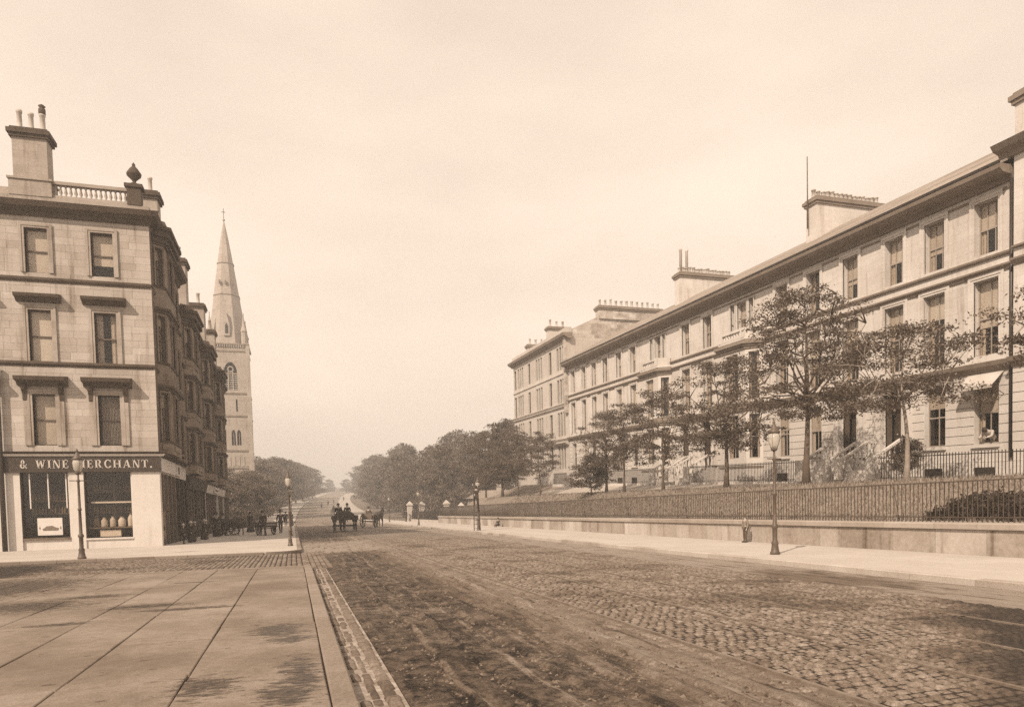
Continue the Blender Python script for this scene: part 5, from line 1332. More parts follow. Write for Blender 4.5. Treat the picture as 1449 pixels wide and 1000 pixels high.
def trees():
    A = tree_meshes(1, 9.0, 3.5, 3.3, 14, 132, 170, .06, .27, base_r=.18, lean=.25, clump_r=.72)
    B = tree_meshes(2, 6.1, 3.5, 2.9, 11, 80, 160, .058, .26, bark='bark_pale', base_r=.12, clump_r=.7)
    C = tree_meshes(3, 7.4, 2.7, 3.2, 13, 118, 170, .062, .3, base_r=.16, clump_r=.72)
    D = tree_meshes(4, 6.4, 2.4, 2.2, 10, 74, 130, .066, .32, base_r=.1, clump_r=.6)
    S = tree_meshes(6, 2.7, .8, 1.9, 12, 95, 95, .065, .35, base_r=.08, clump_r=.45)
    Bg = tree_meshes(7, 9.4, 1.9, 4.4, 18, 210, 95, .13, .36, base_r=.2, lm='leaf_far', clump_r=.95)
    E_ = tree_meshes(9, 8.8, 2.6, 4.3, 18, 190, 150, .085, .28, base_r=.17, lm='leaf', clump_r=.85)
    g = lambda x, y: (x, y, bankz(x, y) - .02)
    row = 'trees along the crest of the bank'
    plant(A, 'bank_tree', 'tallest open-crowned tree on the bank, behind the near lamp post', g(23, 27.8), .4, (1, 1, 1.03), row)
    plant(B, 'bank_tree', 'low spreading tree with a pale forked trunk before the near doorway', g(23.2, 22.3), 1.0, (1.0, 1.05, 1.02), row)
    plant(B, 'bank_tree', 'tree whose branch reaches in before the projecting end house', g(23.0, 14.7), 2.6, (1, 1, 1.05), row)
    plant(C, 'bank_tree', 'broad dark tree on the bank before the nearer bay window', g(23, 34.2), 2.2, 1., row)
    plant(D, 'bank_tree', 'slim sparse tree before the pair of dark middle doorways', g(23, 41.2), .3, 1.05, row)
    plant(D, 'bank_tree', 'thin upright tree between the sparse tree and the twin-stem tree', g(23, 46.9), 2.0, 1.02, row)
    plant(C, 'bank_tree', 'leafy tree rising right behind the small bushy tree', g(23.2, 50.4), 4.2, (.72, .72, .86), row)
    plant(S, 'bushy_tree', 'small low bushy tree with splayed stems on the grass', g(22.2, 51.0), .7, (1., 1., 1.05), None, 'small tree')
    plant(D, 'bank_tree', 'slender tree before the white base of the far block', g(23, 65.2), 3.2, .98, row)
    plant(D, 'bank_tree', 'slender tree at the outer corner of the far block', g(23, 72.3), 5.0, 1.1, row)
    plant(E_, 'bank_tree', 'large rounded tree with leaning trunk at the end of the bank', g(23, 78.2), .5, (.98, .98, .98), row)
    plant(E_, 'bank_tree', 'large dark tree over the lodge roof past the bank end', (25, 93, bankz(25, 93)-.05), 2.5, (1., 1., 1.06), row)
    plant(S, 'leafy_shrub', 'tall feathery shrub under the near ground-floor windows', TF.P(25.6, 2.9, -.25), 1.0, (.42, .42, .72), None, 'shrub')
    # dense trees on the right side of the hill
    r = random.Random(31)
    spots = [(22, 108, 1.0), (30, 122, 1.25), (21, 126, 1.15), (38, 120, 1.3), (27, 140, 1.35), (34, 150, 1.4), (22, 148, 1.2), (44, 142, 1.3), (25, 166, 1.35), (34, 176, 1.4), (24, 188, 1.35), (44, 172, 1.4), (30, 204, 1.45),
             (24, 214, 1.35), (37, 220, 1.45), (27, 236, 1.4), (36, 250, 1.5), (28, 262, 1.4), (38, 282, 1.5), (31, 296, 1.45), (35, 324, 1.5), (33, 352, 1.5), (39, 380, 1.5), (52, 200, 1.5), (56, 250, 1.6), (60, 150, 1.35), (64, 128, 1.3), (50, 112, 1.1)]
    for x, y, k in spots:
        plant(Bg if int(x*7+y) % 3 else E_, 'street_tree', 'dense leafy tree in the long belt right of the rising road', (x, y, hill(y) - .1), r.uniform(0, 6), (k*r.uniform(.85, 1.2), k*r.uniform(.85, 1.2), k*r.uniform(.95, 1.4)), 'tree belt right of the road')
    for x, y, k in [(14, 470, .9), (24, 500, 1.0), (34, 480, 1.0), (44, 520, 1.1), (4, 440, 1.2), (52, 470, 1.3), (19, 540, 1.)]:
        plant(Bg, 'street_tree', 'very faint tree closing the view at the hill top', (x, y, hill(y) - .1), r.uniform(0, 6), k, 'trees at the hill top')
    lsp = [(-8.5, 108, .86), (-5.8, 118, .9), (-7.0, 131, .98)]
    for (x, y, k), l in zip(lsp, ('leafy tree standing just past the last tenement', 'dark bushy tree overhanging the far pavement before the church', 'spreading tree close against the church tower foot')):
        plant(Bg, 'churchyard_tree', l, (x, y, -.05), r.uniform(0, 6), (k, k, k), 'trees about the church')
    for x, y, k in [(-6.5, 176, 1.3), (-5, 196, 1.4), (-10, 210, 1.5), (-4, 222, 1.5), (-1.5, 250, 1.6), (-8, 262, 1.6), (1, 282, 1.6), (4, 316, 1.6), (-3, 330, 1.6), (9, 352, 1.5), (-22, 176, 1.3), (-28, 210, 1.4)]:
        plant(Bg, 'street_tree', 'hazy rounded tree left of the rising road past the church', (x, y, hill(y) - .1), r.uniform(0, 6), (k, k, k*r.uniform(.95, 1.1)), 'tree belt left of the road')
trees()
def hedge(x0, x1, y0, y1, z0, hgt, name, label, seed, leaf=.07, n=14000, follow=None, lm='leaf'):
    r = random.Random(seed); lv = []; lf = []
    for _ in range(n):
        x, y = r.uniform(x0, x1), r.uniform(y0, y1); top = hgt*(.72 + .2*math.sin(y*1.9)*math.sin(y*.7+x*2) + .14*math.sin(y*4.3+x*3)) + r.gauss(0, .07)
        z = (follow(x, y) if follow else z0) + top*r.random()**.45; s = leaf*r.uniform(.6, 1.4)
        nm = Vector((r.gauss(0, 1), r.gauss(0, 1), r.gauss(.4, .8))).normalized(); ax = nm.orthogonal().normalized(); ay = nm.cross(ax); p = Vector((x, y, z))
        k = len(lv); lv.extend([tuple(p - ax*s), tuple(p + ay*s*.6), tuple(p + ax*s), tuple(p - ay*s*.6)]); lf.append((k, k+1, k+2, k+3))
    me = bpy.data.meshes.new('foliage'); me.from_pydata(lv, [], lf); me.materials.append(MAT[lm])
    t = thing(name, label, 'hedge', ((x0+x1)/2, (y0+y1)/2, z0))
    o = put('foliage', me, t)
    m = MB(); rr = random.Random(seed+1); y = y0+.2
    while y < y1:
        zz = follow((x0+x1)/2, y) if follow else z0
        m.tube([((x0+x1)/2, y, zz-.05), ((x0+x1)/2+rr.uniform(-.1, .1), y+rr.uniform(-.1, .1), zz+hgt*.7)], [.03, .012], 5); y += .6
    tag(m.build('stem', 'bark', t), kind='stuff')
hedge(17.6, 19.6, 6, 16.4, 1.1, .26, 'garden_hedge', 'low dark ivy spreading on the bank behind the near railing', 41, .05, 15000, bankz, 'leaf_dark')
hedge(-6.6, -5.4, 84.5, 126, .1, 1.5, 'churchyard_hedge', 'dark hedge along the pavement past the tenements', 42, .12, 12000)

# ------------------------------------------------------------------ street lamps
def lamp_proto():
    t = thing('street_lamp', 'x', 'street lamp', (0, 0, 0))
    MB().lathe([(.14, 0), (.14, .06), (.115, .1), (.09, .28), (.105, .32), (.068, .4), (.07, .75), (.095, .78), (.095, .84), (.058, .9), (.046, 1.7), (.065, 1.72), (.065, 1.77), (.044, 1.8), (.038, 2.7), (.06, 2.74), (.034, 2.8), (.03, 3.0)], n=12).build('post', 'lamp_iron', t)
    MB().tube([(-.28, 0, 2.76), (.28, 0, 2.76)], .018, 6).build('ladder_bar', 'lamp_iron', t)
    MB().lathe([(.06, 2.98), (.09, 3.02), (.1, 3.05)], n=10).build('lantern_cup', 'lamp_iron', t)
    g = MB().lathe([(.075, 3.05), (.12, 3.13), (.155, 3.25), (.16, 3.36), (.14, 3.5)], n=12).build('lantern_glass', 'lampglass', t)
    m = MB()
    for i in range(4):
        a = i*math.pi/2 + .4; c, s = math.cos(a), math.sin(a)
        m.tube([(c*.085, s*.085, 3.04), (c*.16, s*.16, 3.27), (c*.143, s*.143, 3.5)], .007, 4)
    m.build('lantern_frame', 'lamp_iron', t)
    MB().lathe([(.165, 3.49), (.175, 3.53), (.1, 3.6), (.08, 3.66), (.06, 3.7), (.03, 3.76), (.045, 3.8), (.0, 3.9)], n=12).build('lantern_cap', 'lamp_iron', t)
    MB().lathe([(.012, 3.05), (.012, 3.2), (.022, 3.22), (.0, 3.3)], n=6).build('burner', 'pot', t)
    return t
LP = lamp_proto()
for x, y, s, l in [(13.3, 17.4, 1.0, 'cast-iron gas lamp post on the right pavement before the railing'), (12.9, 50.3, 1.0, 'gas lamp post being tended from a ladder'),
                   (12.7, 75, 1.0, 'gas lamp post between the tended lamp and the gate piers'), (13.6, 106, 1.02, 'gas lamp post beside the gate piers'),
                   (-7.7, 30.45, 1.07, 'gas lamp post in front of the wine merchant sign'), (-.18, 35.2, .92, 'gas lamp post on the left kerb past the side street'),
                   (-.2, 52, .92, 'gas lamp post just behind the lamp at the left kerb corner'), (-.2, 94, 1., 'gas lamp post far along the left kerb by the churchyard trees')]:
    copy_tree(LP, (x, y, .118), .2, s, l, 'gas lamps along the street')
kill(LP)

# ------------------------------------------------------------------ people, horses, carts
def skin_mesh(pts, edges, radii, name, mat, sub=1):
    me = bpy.data.meshes.new('tmp'); me.from_pydata([tuple(p) for p in pts], edges, [])
    o = bpy.data.objects.new('tmp', me); COL.objects.link(o)
    o.modifiers.new('s', 'SKIN'); o.modifiers['s'].use_smooth_shade = True
    sv = me.skin_vertices[0].data
    for i, r_ in enumerate(radii): sv[i].radius = (r_, r_); sv[i].use_root = (i == 0)
    ss = o.modifiers.new('u', 'SUBSURF'); ss.levels = sub; ss.render_levels = sub
    dg = bpy.context.evaluated_depsgraph_get(); dg.update()
    ev = o.evaluated_get(dg); res = bpy.data.meshes.new_from_object(ev); res.name = name
    bpy.data.objects.remove(o); bpy.data.meshes.remove(me)
    res.materials.clear(); res.materials.append(MAT[mat]); 
    for p in res.polygons: p.use_smooth = True
    return res
def pose(kind):
    J = dict(pel=(0, 0, .95), spi=(0, .0, 1.15), che=(0, .01, 1.36), nec=(0, .02, 1.5), hea=(0, .05, 1.6), cro=(0, .04, 1.69))
    for s, n in ((-1, 'l'), (1, 'r')):
        J['sh'+n] = (s*.19, 0, 1.41); J['el'+n] = (s*.25, -.02, 1.13); J['wr'+n] = (s*.25, .08, .88); J['ha'+n] = (s*.245, .1, .8)
        J['hi'+n] = (s*.09, 0, .9); J['kn'+n] = (s*.1, .03, .5); J['an'+n] = (s*.1, 0, .09); J['to'+n] = (s*.11, .16, .04)
    if kind == 'walk':
        J['knl'] = (-.1, .16, .5); J['anl'] = (-.1, .24, .1); J['tol'] = (-.1, .4, .05); J['knr'] = (.1, -.03, .5); J['anr'] = (.1, -.26, .13); J['tor'] = (.1, -.12, .04)
        J['ell'] = (-.25, -.14, 1.15); J['wrl'] = (-.25, -.1, .9); J['hal'] = (-.25, -.08, .82); J['elr'] = (.25, .08, 1.14); J['wrr'] = (.24, .25, .95); J['har'] = (.23, .3, .88)
    if kind == 'sit':
        d = -.43
        for k in list(J):
            if k[:2] in ('kn', 'an', 'to'): continue
            J[k] = (J[k][0], J[k][1], J[k][2] + d)
        for s, n in ((-1, 'l'), (1, 'r')):
            J['kn'+n] = (s*.13, .45, .5); J['an'+n] = (s*.13, .47, .09); J['to'+n] = (s*.13, .62, .04)
            J['el'+n] = (s*.26, .08, .72); J['wr'+n] = (s*.16, .3, .66); J['ha'+n] = (s*.13, .38, .66)
    if kind == 'climb':
        J['knl'] = (-.12, .28, .72); J['anl'] = (-.12, .2, .36); J['tol'] = (-.12, .33, .33)
        for s, n in ((-1, 'l'), (1, 'r')):
            J['el'+n] = (s*.26, .2, 1.5); J['wr'+n] = (s*.2, .34, 1.75); J['ha'+n] = (s*.18, .38, 1.83)
    if kind == 'lean':
        J.update(pel=(0, -.1, .95), spi=(0, .08, 1.1), che=(0, .28, 1.24), nec=(0, .4, 1.33), hea=(0, .5, 1.37), cro=(0, .56, 1.43))
        for s, n in ((-1, 'l'), (1, 'r')):
            J['sh'+n] = (s*.19, .3, 1.27); J['el'+n] = (s*.27, .42, 1.06); J['wr'+n] = (s*.18, .62, 1.0); J['ha'+n] = (s*.15, .7, .99)
            J['hi'+n] = (s*.09, -.1, .9); J['kn'+n] = (s*.1, -.06, .5)
    return {k: Vector(v) for k, v in J.items()}
RB = dict(pel=.115, spi=.105, che=.12, nec=.05, hea=.095, cro=.07, sh=.06, el=.042, wr=.03, ha=.034, hi=.085, kn=.055, an=.036, to=.03)
def chain(J, keys, edges, f, g=0.):
    idx = {k: i for i, k in enumerate(keys)}
    R_ = [RB.get(k, RB.get(k[:2], .05))*f + g for k in keys]
    return [J[k] for k in keys], [(idx[a], idx[b]) for a, b in edges], R_
E_T = [('pel', 'spi'), ('spi', 'che')]; E_H = [('che', 'nec'), ('nec', 'hea'), ('hea', 'cro')]
E_A = [('che', 'shl'), ('shl', 'ell'), ('ell', 'wrl'), ('che', 'shr'), ('shr', 'elr'), ('elr', 'wrr')]
E_L = [('pel', 'hil'), ('hil', 'knl'), ('knl', 'anl'), ('pel', 'hir'), ('hir', 'knr'), ('knr', 'anr')]
E_X = [('wrl', 'hal'), ('wrr', 'har'), ('anl', 'tol'), ('anr', 'tor')]
_bm = {}
def person_meshes(kind, skirt):
    if (kind, skirt) in _bm: return _bm[(kind, skirt)]
    J = pose(kind); d = {}
    E = E_T + E_H + E_A + E_L + E_X; keys = ['pel'] + sorted({k for e in E for k in e} - {'pel'})
    body = skin_mesh(*chain(J, keys, E, 1.), 'body', 'skin')
    m = MB()
    m.add([v.co for v in body.vertices], [tuple(p.vertices) for p in body.polygons], True)
    for n in 'lr':     # five fingers rooted in the palm, nose and ears
        w, hnd = J['wr'+n], J['ha'+n]; dr = (hnd-w).normalized(); side = dr.orthogonal().normalized(); side = Vector((0, 1, 0)).cross(dr).normalized() if abs(dr.y) < .9 else Vector((1, 0, 0))
        sd = dr.cross(side).normalized()
        for i in range(4):
            b = hnd + sd*(.022*(i-1.5)); L = (.07, .085, .08, .06)[i]
            m.tube([b - dr*.01, b + dr*L*.55, b + dr*L*.9 - side*.02], [.009, .0085, .006], 5)
        b = hnd - dr*.03 + sd*.035; m.tube([b, b + sd*.03 + dr*.025, b + sd*.035 + dr*.055], [.011, .01, .007], 5)
    hd = J['hea']; m.tube([hd + Vector((0, .085, .02)), hd + Vector((0, .115, -.015))], [.01, .016], 5)
    for s in (-1, 1): m.tube([hd + Vector((s*.085, 0, .015)), hd + Vector((s*.102, -.012, .0)), hd + Vector((s*.09, -.005, -.03))], [.012, .02, .01], 5)
    d['body'] = m.mesh('body', 'skin')
    E = E_T + E_A + [('pel', 'tail')]; J['tail'] = J['pel'] + (Vector((0, -.02, -.2)) if kind != 'sit' else Vector((0, .12, -.03))); RB['tail'] = .135
    keys = ['pel'] + sorted({k for e in E for k in e} - {'pel'})
    d['coat'] = skin_mesh(*chain(J, keys, E, 1.1, .018), 'coat', 'cloth')
    keys = ['pel'] + sorted({k for e in E_L for k in e} - {'pel'})
    d['trousers'] = skin_mesh(*chain(J, keys, E_L, 1.08, .016), 'trousers', 'cloth')
    if skirt: d['skirt'] = MB().lathe([(.15, 1.06), (.2, .9), (.27, .5), (.34, .1), (.33, .03)], n=14).mesh('skirt', 'cloth')
    c = J['cro']
    m = MB(); ax = J['cro'] - J['nec']
    m.lathe([(.18, -.015), (.185, .0), (.115, .02), (.11, .1), (.09, .14), (.0, .15)], c + Vector((0, -.01, -.01)), 14); d['hat'] = m.mesh('hat', 'cloth')
    m = MB(); m.lathe([(.098, -.14), (.106, -.06), (.1, .02), (.06, .065), (.0, .075)], c + Vector((0, -.03, -.03)), 12); d['hair'] = m.mesh('hair', 'hair')
    m = MB(); 
    for n in 'lr':
        a, t = J['an'+n], J['to'+n]; m.tube([a + Vector((0, -.05, -.035)), a.lerp(t, .5) + Vector((0, 0, -.01)), t + Vector((0, .03, -.005))], [.05, .055, .035], 7)
    d['boots'] = m.mesh('boots', 'hair')
    _bm[(kind, skirt)] = d; return d
def person(label, loc, rotz, kind='stand', s=1., coat='cloth', legs='cloth', hat='cloth', skirt=False, group=None):
    d = person_meshes(kind, skirt); t = thing('person', label, 'person', loc, rotz, group)
    m = Matrix.Translation(loc) @ Matrix.Rotation(rotz, 4, 'Z') @ Matrix.Diagonal((s, s, s, 1)); t.matrix_basis = m; WM[t] = m
    for k in ('body', 'coat', 'skirt' if skirt else 'trousers', 'hat' if hat else 'hair', 'boots'):
        o = bpy.data.objects.new(k, d[k]); COL.objects.link(o); o.parent = t
        mt = {'coat': coat, 'trousers': legs, 'skirt': legs, 'hat': hat}.get(k)
        if mt: o.material_slots[0].link = 'OBJECT'; o.material_slots[0].material = MAT[mt]
    return t

def horse(label, loc, rotz, mat='horse', group=None):
    if 'horse' not in _bm:
        P = dict(mid=(0, 0, 1.22), rum=(0, -.62, 1.27), tai=(0, -.9, 1.2), che=(0, .55, 1.22), nb=(0, .85, 1.48), nk=(0, 1.08, 1.75), pol=(0, 1.25, 1.95), fac=(0, 1.45, 1.78), muz=(0, 1.6, 1.6))
        Rr = dict(mid=.31, rum=.29, tai=.14, che=.28, nb=.19, nk=.15, pol=.12, fac=.1, muz=.07)
        E = [('mid', 'rum'), ('rum', 'tai'), ('mid', 'che'), ('che', 'nb'), ('nb', 'nk'), ('nk', 'pol'), ('pol', 'fac'), ('fac', 'muz')]
        for s, n in ((-1, 'l'), (1, 'r')):
            st = .18 if s > 0 else -.05
            P.update({'a'+n: (s*.16, .58, .92), 'b'+n: (s*.15, .58+st, .52), 'c'+n: (s*.15, .56+st*.9, .14), 'd'+n: (s*.15, .64+st*.9, .045)})
            P.update({'e'+n: (s*.17, -.55, .9), 'f'+n: (s*.16, -.84-st*.4, .54), 'g'+n: (s*.16, -.78-st*.4, .15), 'h'+n: (s*.16, -.7-st*.4, .045)})
            Rr.update({'a'+n: .13, 'b'+n: .068, 'c'+n: .05, 'd'+n: .06, 'e'+n: .17, 'f'+n: .075, 'g'+n: .052, 'h'+n: .062})
            E += [('che', 'a'+n), ('a'+n, 'b'+n), ('b'+n, 'c'+n), ('c'+n, 'd'+n), ('rum', 'e'+n), ('e'+n, 'f'+n), ('f'+n, 'g'+n), ('g'+n, 'h'+n)]
        keys = list(P); ix = {k: i for i, k in enumerate(keys)}
        _bm['horse'] = skin_mesh([Vector(P[k]) for k in keys], [(ix[a], ix[b]) for a, b in E], [Rr[k] for k in keys], 'horse_body', 'horse')
        m = MB(); m.tube([(0, -.95, 1.3), (0, -1.08, 1.1), (0, -1.06, .8), (0, -1.02, .55)], [.05, .07, .08, .02], 6); _bm['tail'] = m.mesh('tail', 'hair')
        m = MB(); m.tube([(0, .8, 1.68), (0, 1.0, 1.9), (0, 1.2, 2.08), (0, 1.32, 2.0)], [.05, .07, .06, .02], 6); _bm['mane'] = m.mesh('mane', 'hair')
        for s in (-1, 1): pass
        _bm['ear'] = MB().tube([(0, 0, 0), (0, .01, .08), (0, .0, .15)], [.035, .03, .004], 5).mesh('ear', 'horse')
        m = MB()
        for i in range(16):
            a, b = 2*math.pi*i/16, 2*math.pi*(i+1)/16; q = []
            for t in (a, b):
                for r_ in (.0, .07): q.append((( .24+r_)*math.cos(t), .78 + r_*.2, 1.38 + (.33+r_)*math.sin(t)))
            m.add(q, [(0, 2, 3, 1)])
        m.box(-.33, .33, .02, .08, 1.0, 1.02); m.box(-.3, .3, -.05, .1, 1.5, 1.58); _bm['harness'] = m.mesh('harness', 'hair')
    t = thing('horse', label, 'horse', loc, rotz, group)
    m = t.matrix_basis
    for n, k, off in (('horse_body', 'horse', (0, 0, 0)), ('tail', 'tail', (0, 0, 0)), ('mane', 'mane', (0, 0, 0)), ('ear', 'ear', (-.07, 1.24, 2.02)), ('ear', 'ear', (.07, 1.24, 2.02)), ('harness', 'harness', (0, 0, 0))):
        o = bpy.data.objects.new(n, _bm[k]); COL.objects.link(o); o.parent = t; o.location = off
    return t
def wheel(parent, x, y, R):
    k = ('wheel', R)
    if k not in _cache:
        rim = MB(); n = 24
        for i in range(n):
            a, b = 2*math.pi*i/n, 2*math.pi*(i+1)/n; q = []
            for t in (a, b):
                for r_, xx in ((R, -.03), (R, .03), (R-.07, .03), (R-.07, -.03)): q.append((xx, r_*math.cos(t), r_*math.sin(t)))
            rim.add(q, [(0, 4, 5, 1), (1, 5, 6, 2), (2, 6, 7, 3), (3, 7, 4, 0)])
        hub = MB().tube([(-.11, 0, 0), (-.05, 0, 0), (.05, 0, 0), (.11, 0, 0)], [.05, .085, .085, .05], 10)
        sp = MB().tube([(0, 0, .06), (0, 0, R-.05)], [.026, .018], 5)
        _cache[k] = (rim.mesh('rim', 'wood_dark'), hub.mesh('hub', 'wood_dark'), sp.mesh('spoke', 'wood_dark'))
    rim, hub, sp = _cache[k]; W_ = WM[parent] 
    o = bpy.data.objects.new('wheel', rim); COL.objects.link(o); o.parent = parent; o.location = (x, y, R)
    c = bpy.data.objects.new('hub', hub); COL.objects.link(c); c.parent = o
    for i in range(12):
        s = bpy.data.objects.new('spoke', sp); COL.objects.link(s); s.parent = o; s.rotation_euler = (2*math.pi*i/12, 0, 0)
def part(t, mb, name, mat):
    o = bpy.data.objects.new(name, mb.mesh(name, mat)); COL.objects.link(o); o.parent = t; return o
def wagon(label, loc, rotz):
    t = thing('horse_cart', label, 'cart', loc, rotz)
    for y, R in ((-1.0, .55), (1.15, .46)):
        for x in (-.86, .86): wheel(t, x, y, R)
        part(t, MB().box(-.86, .86, y-.05, y+.05, R-.05, R+.05), 'axle', 'wood_dark')
    for i in range(6): part(t, MB().box(-.98+i*.33, -.98+i*.33+.31, -1.6, 1.7, .98, 1.05), 'plank', 'wood_dark')
    part(t, MB().box(-.95, -.75, -1.5, 1.6, .8, .98), 'sill_beam', 'wood_dark'); part(t, MB().box(.75, .95, -1.5, 1.6, .8, .98), 'sill_beam', 'wood_dark')
    part(t, MB().box(-1.0, 1.0, -1.64, -1.58, 1.0, 1.38), 'tailboard', 'wood_dark')
    for x in (-1.0, 1.0): part(t, MB().box(x-.03, x+.03, -1.58, 1.7, 1.05, 1.35), 'side_board', 'wood_dark')
    part(t, MB().box(-.8, .8, .55, .95, 1.45, 1.5), 'seat', 'wood_dark'); part(t, MB().box(-.75, .75, .6, .9, 1.05, 1.45), 'seat_box', 'wood_dark')
    m = MB(); n = 8; pts = []; r = random.Random(5)
    for j in range(n+1):
        for i in range(n+1):
            e = min(i, n-i, j, n-j); pts.append((-.96+1.92*i/n, -1.56+2.0*j/n, 1.06 if e == 0 else 1.35 + .35*math.sin(math.pi*i/n) + r.uniform(-.08, .08)))
    m.add(pts, [(j*(n+1)+i, j*(n+1)+i+1, (j+1)*(n+1)+i+1, (j+1)*(n+1)+i) for j in range(n) for i in range(n)], True); part(t, m, 'load', 'cloth')
    for x in (-.35, .35): part(t, MB().tube([(x, 1.6, .8), (x, 2.5, 1.05), (x, 4.0, 1.15)], .035, 6), 'shaft', 'wood_dark')
    return t
def gig(label, loc, rotz):
    t = thing('horse_cart', label, 'cart', loc, rotz)
    for x in (-.7, .7): wheel(t, x, 0, .68)
    part(t, MB().box(-.7, .7, -.04, .04, .64, .72), 'axle', 'wood_dark'); part(t, MB().box(-.55, .55, -.6, .7, .85, .92), 'floor', 'wood_dark')
    part(t, MB().box(-.55, .55, -.62, -.56, .9, 1.5), 'back_board', 'wood'); part(t, MB().box(-.55, .55, -.4, .05, 1.2, 1.26), 'seat', 'wood'); part(t, MB().box(-.55, .55, .64, .7, .9, 1.3), 'dash_board', 'wood')
    for x in (-.55, .55): part(t, MB().box(x-.025, x+.025, -.56, .64, .92, 1.3), 'side_board', 'wood'); part(t, MB().tube([(x*.8, .6, .9), (x*.7, 1.4, 1.1), (x*.65, 2.9, 1.15)], .03, 6), 'shaft', 'wood_dark')
    return t
def barrow(label, loc, rotz, s=1., cover=None):
    t = thing('handcart', label, 'handcart', loc, rotz); m = Matrix.Translation(loc) @ Matrix.Rotation(rotz, 4, 'Z') @ Matrix.Diagonal((s, s, s, 1)); t.matrix_basis = m; WM[t] = m
    for x in (-.62, .62): wheel(t, x, 0, .5)
    part(t, MB().box(-.62, .62, -.035, .035, .465, .535), 'axle', 'wood_dark')
    for i in range(5): part(t, MB().box(-.55+i*.22, -.55+i*.22+.21, -.95, .95, .6, .65), 'plank', 'wood_dark')
    for x in (-.56, .56): part(t, MB().box(x-.02, x+.02, -.95, .95, .65, 1.0), 'side_board', 'wood_dark')
    for y in (-.95, .95): part(t, MB().box(-.56, .56, y-.02, y+.02, .65, 1.0), 'end_board', 'wood_dark')
    for x in (-.4, .4): part(t, MB().tube([(x, -.9, .58), (x, -1.7, .72)], .025, 6), 'handle', 'wood'); part(t, MB().box(x-.03, x+.03, -.85, -.79, 0, .6), 'prop_leg', 'wood_dark')
    if cover:
        m = MB(); n = 8; pts = []; r = random.Random(3)
        for j in range(n+1):
            for i in range(n+1):
                x, y = -.64 + 1.28*i/n, -1.0 + 2*j/n; e = min(i, n-i, j, n-j)
                z = .78 if e == 0 else 1.05 + .3*math.sin(math.pi*i/n)*math.sin(math.pi*j/n) + r.uniform(-.04, .04); pts.append((x, y, z))
        m.add(pts, [(j*(n+1)+i, j*(n+1)+i+1, (j+1)*(n+1)+i+1, (j+1)*(n+1)+i) for j in range(n) for i in range(n)], True); part(t, m, 'cover', cover)
    return t
